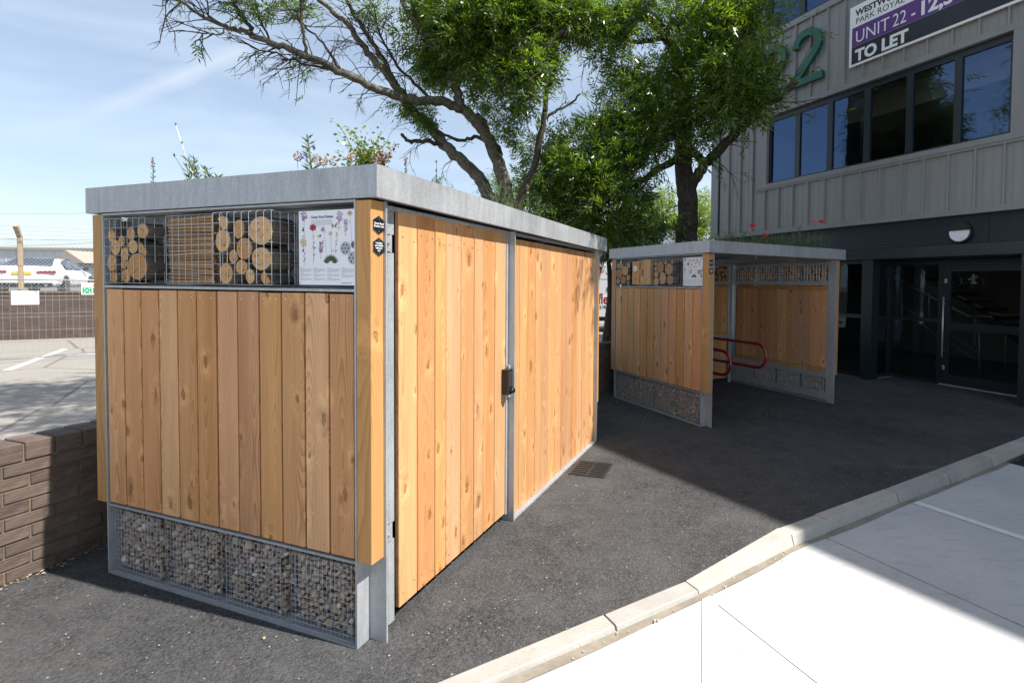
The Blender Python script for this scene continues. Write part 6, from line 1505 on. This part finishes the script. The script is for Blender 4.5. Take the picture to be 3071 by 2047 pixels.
# ---------------------------------------------------------------- vehicles
MT['carwhite'] = plain('white_car_paint', (0.78, 0.78, 0.79), 0.25, 0, 0.01, 2, 0.5, 0.6); MT['carblue'] = plain('blue_car_paint', (0.012, 0.03, 0.10), 0.25, 0.2, 0.03, 2, 0.5, 0.7)
MT['carglass'] = plain('car_glass', (0.03, 0.04, 0.05), 0.06, 0, 0.05, 2, 0.9); MT['tyre'] = plain('tyre', (0.015, 0.015, 0.016), 0.85); MT['rim'] = plain('alloy_rim', (0.5, 0.5, 0.51), 0.3, 0.9)
MT['taillight'] = plain('tail_light', (0.30, 0.006, 0.012), 0.2); MT['plate'] = plain('yellow_plate', (0.75, 0.50, 0.03), 0.5)
def wheel(parent, x, y, r, w):
    P = [(x, y-w/2*s*1.0, r) for s in (1, 0.85, -0.85, -1)]
    ty = MB().tube([(x, y-w/2, r), (x, y-w*0.4, r), (x, y+w*0.4, r), (x, y+w/2, r)], [r*0.93, r, r, r*0.93], 24).build('wheel', MT['tyre'], parent, True)
    sg_ = 1 if y > 0 else -1; rm = MB(); yo = y+sg_*(w/2+0.004)
    for k in range(10):
        a = k*0.628; rm.add([(x+math.cos(a-0.13)*r*0.12, yo, r+math.sin(a-0.13)*r*0.12), (x+math.cos(a+0.13)*r*0.12, yo, r+math.sin(a+0.13)*r*0.12), (x+math.cos(a+0.1)*r*0.66, yo, r+math.sin(a+0.1)*r*0.66), (x+math.cos(a-0.1)*r*0.66, yo, r+math.sin(a-0.1)*r*0.66)], [(0, 1, 2, 3)])
    n = 24
    for k in range(n):
        a, b = 2*math.pi*k/n, 2*math.pi*(k+1)/n; rm.add([(x+math.cos(a)*r*0.62, yo, r+math.sin(a)*r*0.62), (x+math.cos(b)*r*0.62, yo, r+math.sin(b)*r*0.62), (x+math.cos(b)*r*0.72, yo, r+math.sin(b)*r*0.72), (x+math.cos(a)*r*0.72, yo, r+math.sin(a)*r*0.72)], [(0, 1, 2, 3)])
    rm.build('rim', MT['rim'], ty)
def car(label, loc, heading, paint, st, W, wb, wr, group=None):
    """st: stations (x, zsill, zbelt, zroof, wbelt factor, wroof factor); x=0 rear, car points along local +x"""
    t = thing('parked_car', label, 'car', loc, heading, group); hw = W/2; rings = []
    for x, zs, zb_, zr, kb_, kr in st:
        up = zr > zb_+0.03; zr2 = max(zr, zb_+0.02)
        h = [(0, zs), (hw*0.88*kb_, zs), (hw*0.985*kb_, zs+0.12), (hw*kb_, zs+(zb_-zs)*0.55), (hw*0.965*kb_, zb_), (hw*(kr if up else 0.90*kb_), zr2-(0.07 if up else 0.01)), (hw*(kr*0.82 if up else 0.6*kb_), zr2-0.015), (0, zr2)]
        rings.append([(x, -a, z) for a, z in h]+[(x, a, z) for a, z in h[-2:0:-1]])
    n = len(rings[0]); mb = MB(); mb.add([v for r in rings for v in r], [(i*n+j, i*n+(j+1) % n, (i+1)*n+(j+1) % n, (i+1)*n+j) for i in range(len(rings)-1) for j in range(n)]+[tuple(range(n-1, -1, -1)), tuple((len(rings)-1)*n+j for j in range(n))])
    body = mb.build('body', MT[paint], t); smooth_angle(body, 32)
    m = body.modifiers.new('round', 'SUBSURF'); m.levels = 1; m.render_levels = 1
    return t, hw
sal = [(0.0, 0.32, 0.86, 0.86, 0.90, .7), (0.08, 0.24, 0.99, 1.00, 0.96, .7), (0.35, 0.22, 1.02, 1.05, 0.985, .66), (0.75, 0.22, 1.00, 1.17, 1.0, .64), (1.3, 0.22, 0.97, 1.36, 1.0, .63), (1.9, 0.22, 0.95, 1.43, 1.0, .64), (2.5, 0.22, 0.93, 1.42, 1.0, .65), (3.05, 0.22, 0.92, 1.24, 1.0, .68), (3.55, 0.22, 0.91, 0.97, 1.0, .72), (4.2, 0.22, 0.84, 0.87, 0.97, .7), (4.75, 0.26, 0.68, 0.70, 0.88, .6), (4.92, 0.34, 0.55, 0.56, 0.72, .5)]
def dress(t, hw, W, L, wb, wr):
    # glazing laid over the body
    for s in (-1, 1):
        g = MB(); g.add([(1.05, s*hw*0.965, 1.00), (1.95, s*hw*0.955, 0.985), (1.95, s*hw*0.72, 1.355), (1.35, s*hw*0.71, 1.33)], [(0, 1, 2, 3)]); g.add([(2.02, s*hw*0.955, 0.985), (3.15, s*hw*0.93, 0.965), (2.75, s*hw*0.74, 1.30), (2.02, s*hw*0.725, 1.36)], [(0, 1, 2, 3)]); g.build('side_glass', MT['carglass'], t)
    MB().add([(0.42, -hw*0.74, 1.085), (0.42, hw*0.74, 1.085), (1.25, hw*0.56, 1.385), (1.25, -hw*0.56, 1.385)], [(0, 1, 2, 3)]).build('rear_window', MT['carglass'], t)
    MB().add([(3.5, -hw*0.78, 1.01), (3.5, hw*0.78, 1.01), (2.78, hw*0.6, 1.40), (2.78, -hw*0.6, 1.40)], [(0, 1, 2, 3)]).build('windscreen', MT['carglass'], t)
    for s in (-1, 1): MB().prism_x([(s*hw*0.42, 0.80), (s*hw*0.42, 0.87), (s*hw*0.93, 0.90), (s*hw*0.95, 0.80)], -0.02, 0.10).build('tail_light', MT['taillight'], t); MB().box(2.95, 3.15, min(s*hw*0.98, s*hw*1.13), max(s*hw*0.98, s*hw*1.13), 0.95, 1.07).build('mirror', MT['black'], t)
    MB().box(-0.022, 0.05, -0.26, 0.26, 0.74, 0.85).build('number_plate', MT['plate'], t)
    lt = text_mesh('plate_lettering', 'BD20 WLE' if False else '', 0.08, MT['printblack'], t, (-0.024, 0.2, 0.77), ((0, -1, 0), (0, 0, 1), (-1, 0, 0))) if False else None
    MB().box(-0.012, 0.1, -hw*0.86, hw*0.86, 0.26, 0.42).build('rear_valance', MT['black'], t)
    for s in (-1, 1): MB().tube([(-0.03, s*hw*0.68, 0.33), (0.02, s*hw*0.68, 0.33)], 0.05, 10).build('exhaust', MT['rim'], t)
    for x in (0.95, 0.95+wb):
        for s in (-1, 1):
            MB().tube([(x, s*(hw-0.10), wr+0.01), (x, s*(hw+0.006), wr+0.01)], wr*1.13, 24).build('wheel_arch', MT['black'], t); wheel(t, x, s*(hw-0.09), wr, 0.22)
def place_car(label, loc, hd, paint, group=None, kz_=1.0):
    t, hw = car(label, loc, hd, paint, [(x, a*kz_, b*kz_, c*kz_, d, e) for x, a, b, c, d, e in sal], 1.90, 2.9, 0.335, group); dress(t, hw, 1.9, 4.92, 2.9, 0.335)
    if kz_ != 1.0: pass
    return t
hd = math.atan2(0.86, -0.50)
place_car('white fastback car parked beyond the fence with its tail facing the wall', Vector((-21.0, 18.95, tz_)), hd, 'carwhite')
place_car('dark blue car parked behind the white fastback', Vector((-29.5, 24.0, tz_+0.15)), hd+0.1, 'carblue')
place_car('white car parked further along the row and mostly hidden by the store post', Vector((-18.1, 20.3, tz_)), hd, 'carwhite')
# van between the shelters
vp = at(1818, 900, 17.5); van = thing('delivery_van', 'white delivery van with red lettering parked between the two shelters', 'van', Vector((vp[0]-1.9, 17.5, 0.02)), 0.06)
Lv, Wv, Hv = 5.4, 2.0, 2.42
prof = [(0, 0.42), (0.02, 1.2), (0.10, 2.3), (0.22, 2.42), (3.7, 2.44), (3.95, 2.36), (4.55, 1.55), (5.2, 1.22), (5.38, 0.95), (5.4, 0.42)]
vb = MB(); vb.prism_y(prof[::-1], 0.06, Wv-0.06); vb.prism_y([(0.05, 0.5), (0.06, 1.25), (3.9, 1.25), (4.6, 1.2), (5.25, 1.0), (5.3, 0.5)][::-1], 0.0, 0.0599); vb.prism_y([(0.06, 1.251), (0.14, 2.26), (0.24, 2.34), (3.68, 2.36), (3.9, 1.251)][::-1], 0.02, 0.0598)
vb.build('body', MT['carwhite'], van)
MB().box(-0.06, 0.1, 0.1, Wv-0.1, 0.36, 0.6).build('rear_bumper', MT['black'], van); MB().box(0.3, 5.2, -0.012, 0.001, 0.40, 0.55).build('sill', MT['black'], van)
for x in (1.15, 4.4):
    MB().tube([(x, -0.004, 0.36), (x, 0.15, 0.36)], 0.42, 24).build('wheel_arch', MT['black'], van); wheel(van, x, 0.11, 0.345, 0.24); wheel(van, x, Wv-0.11, 0.345, 0.24)
MB().add([(4.0, 0.0, 1.3), (4.62, 0.0, 1.3), (4.2, 0.03, 2.15), (4.0, 0.03, 2.15)], [(0, 1, 2, 3)]).build('side_glass', MT['carglass'], van)
MT['vanred'] = plain('red_vinyl', (0.30, 0.008, 0.015), 0.4)
sw_ = MB(); y_ = 0.012; L_ = []
for s in np.linspace(0, 1, 9): L_.append((1.62+0.17*s**1.5+0.0, 1.27+s*1.02))
for (a, b), (c, d) in zip(L_, L_[1:]): sw_.add([(0.3, y_, b), (a-0.02, y_, b), (c-0.02, y_, d), (0.3, y_, d)], [(0, 1, 2, 3)])
sw_.build('red_swoosh', MT['vanred'], van)
text_mesh('lettering', 'flex', 0.50, MT['vanred'], van, (1.63, -0.0008, 1.0), ((1, 0, 0), (0, 0, 1), (0, -1, 0)), 0.001, 0.012, 'LEFT', 0.72)
text_mesh('lettering', 'CE PRODUCT', 0.155, MT['printblack'], van, (1.60, -0.0008, 0.82), ((1, 0, 0), (0, 0, 1), (0, -1, 0)), 0.001, 0.004, 'LEFT', 0.78)
pic = MB()
for i in range(3):
    for j in range(3): pic.box(1.93+i*0.05, 1.965+i*0.05, 0.004, 0.0195, 1.45+j*0.05, 1.48+j*0.05)
for a, b in (((2.12, 1.45), (2.16, 1.7)), ((2.16, 1.7), (2.3, 1.7)), ((2.3, 1.7), (2.36, 1.5))): pic.wire((a[0], 0.016, a[1]), (b[0], 0.016, b[1]), 0.006)
pic.build('outline_drawing', MT['printblack'], van)
MB().box(0.3, 3.65, 0.012, 0.0195, 1.86, 1.866).build('panel_seam', INK['grey'], van)

# ---------------------------------------------------------------- distant buildings and wires
MT['palewall'] = plain('pale_sheet_wall', (0.55, 0.57, 0.60), 0.6, 0, 0.06, 0.3); MT['tan'] = plain('tan_roof', (0.36, 0.30, 0.24), 0.8); MT['darktrim'] = plain('dark_trim', (0.05, 0.055, 0.06), 0.6)
def shed(label, u0, u1, vtop, D, depth, wall, zbase=0.0, gable=0.0, roofm='tan'):
    a, b = at(u0, vtop, D), at(u1, vtop, D); w = np.linalg.norm((b-a)[:2]); h = float(a[2]-zbase)
    t = thing('warehouse', label, 'building', Vector((a[0], a[1], zbase)), math.atan2(b[1]-a[1], b[0]-a[0])); m = MB()
    m.box(0, w, 0, depth, 0, h); m.build('wall', MT[wall], t)
    rb = MB()
    for x in np.arange(0.5, w, 1.0): rb.box(x-0.03, x+0.03, -0.04, -0.001, 0, h-0.05)
    rb.build('cladding_rib', MT[wall], t)
    if gable: MB().prism_y([(-0.3, h+0.02), (w+0.3, h+0.02), (w/2, h+gable)], -0.3, depth+0.3).build('roof', MT[roofm], t)
    else: MB().box(-0.2, w+0.2, -0.2, depth+0.2, h+0.002, h+0.25).build('roof_edge', MT[roofm], t)
    for x in np.arange(1.5, w-2, 5.0): MB().box(x, x+1.4, -0.03, -0.001, h*0.35, h*0.6).build('window', MT['carglass'], t)
    return t
shed('long pale metal warehouse far behind the parked cars', -700, 330, 742, 52, 20, 'palewall', 0.5)
shed('low tan roofed workshop behind the parked cars', 165, 255, 790, 38, 14, 'palewall', 0.5, 1.0)
shed('flat dark edged office behind the white car', 252, 420, 800, 34, 10, 'palewall', 0.5, 0, 'darktrim')
shed('white rendered building beyond the van and trees', 1560, 2010, 742, 30, 12, 'palewall', 0, 0, 'palewall')
shed('red roofed house low behind the big tree trunk', 1905, 2060, 690, 34, 10, 'palewall', 0, 1.2, 'brick')
pw = thing('power_line', 'thin overhead wires crossing the sky beyond the car park', 'power line'); pm_ = MB()
for (u0, v0, D0), (u1, v1, D1) in (((-900, 622, 60), (900, 628, 60)), ((-900, 690, 45), (1000, 705, 45)), ((-700, 740, 40), (800, 690, 40))):
    a, b = at(u0, v0, D0), at(u1, v1, D1); pm_.tube([a+(b-a)*s-np.array([0, 0, 0.6*4*s*(1-s)]) for s in np.linspace(0, 1, 16)], 0.012, 4, False)
pm_.build('wire', MT['darktrim'], pw)
lp_ = at(-30, 650, 40)
for u in (-860, 960):
    q = at(u, 640, 60); MB().tube([(q[0], q[1], -0.3), (q[0], q[1], q[2]+1.0)], [0.16, 0.11], 10).build('pole', MT['concpost'], pw)

# ================================================================== SMALL LITTER ON THE GROUND
lrg = np.random.RandomState(77); lt = MB()
def groundz(P):
    a, k = float(P[0]*KD[0]+P[1]*KD[1]), float(P[0]*KN[0]+P[1]*KN[1]); return rz(a) if k < kb(a)-0.13 else (kz(a) if k < kb(a) else 0.003)
MT['straw'] = plain('dry_leaf', (0.42, 0.32, 0.19), 0.9, 0, 0.4, 50); MT['palechip'] = plain('pale_chip', (0.40, 0.38, 0.34), 0.9)
for _ in range(520):
    u, v = lrg.uniform(0, 3071), lrg.uniform(1150, 2047); P = gnd(u, v, 0); z = groundz(P); P = gnd(u, v, z); a, k = ak(P)
    s1 = (P-FR[1][0]); x_, y_ = s1@FR[1][1], s1@FR[1][2]
    if -0.05 < x_ < 3.6 and -0.12 < y_: continue
    if y_ > 2.15: continue
    if k < kb(a) and lrg.rand() < 0.8: continue
    L_ = lrg.uniform(0.004, 0.011)*(1.0 if lrg.rand() < 0.93 else 2.6); q = lrg.uniform(0, 6.28); d = np.array([math.cos(q), math.sin(q), 0.1]); s = np.array([-d[1], d[0], 0.2])*L_*lrg.uniform(0.15, 0.5)
    P = P+np.array([0, 0, 0.005]); lt.add([P, P+d*L_*0.5+s, P+d*L_, P+d*L_*0.5-s], [(0, 1, 2, 3)], int(lrg.rand() < 0.55))
def bit(P, L_):
    q = lrg.uniform(0, 6.28); d = np.array([math.cos(q), math.sin(q), 0.15]); s = np.array([-d[1], d[0], 0.2])*L_*lrg.uniform(0.15, 0.45); P = np.array(P)+np.array([0, 0, 0.004]); lt.add([P, P+d*L_*0.5+s, P+d*L_, P+d*L_*0.5-s], [(0, 1, 2, 3)], int(lrg.rand() < 0.3))
for _ in range(160): bit(tow(1, lrg.uniform(-1.0, 0.4), W1-abs(lrg.normal(0, 0.03))-0.004, 0.004), lrg.uniform(0.006, 0.02))
for _ in range(200):
    a = lrg.uniform(1.2, 9); bit(tok(a, kb(a)-0.135-abs(lrg.normal(0, 0.03)), rz(a)+0.006), lrg.uniform(0.005, 0.022))
for _ in range(120): bit(tow(2, lrg.uniform(-0.4, 2.6), lrg.uniform(-0.2, 1.8), 0.004), lrg.uniform(0.008, 0.03))
o = lt.build('ground_litter', [MT['straw'], MT['palechip']]); stuff(o); tag(o, 'dry leaves, twigs and pale chips scattered on the tarmac and kerb', 'litter')
bpy.context.view_layer.update()
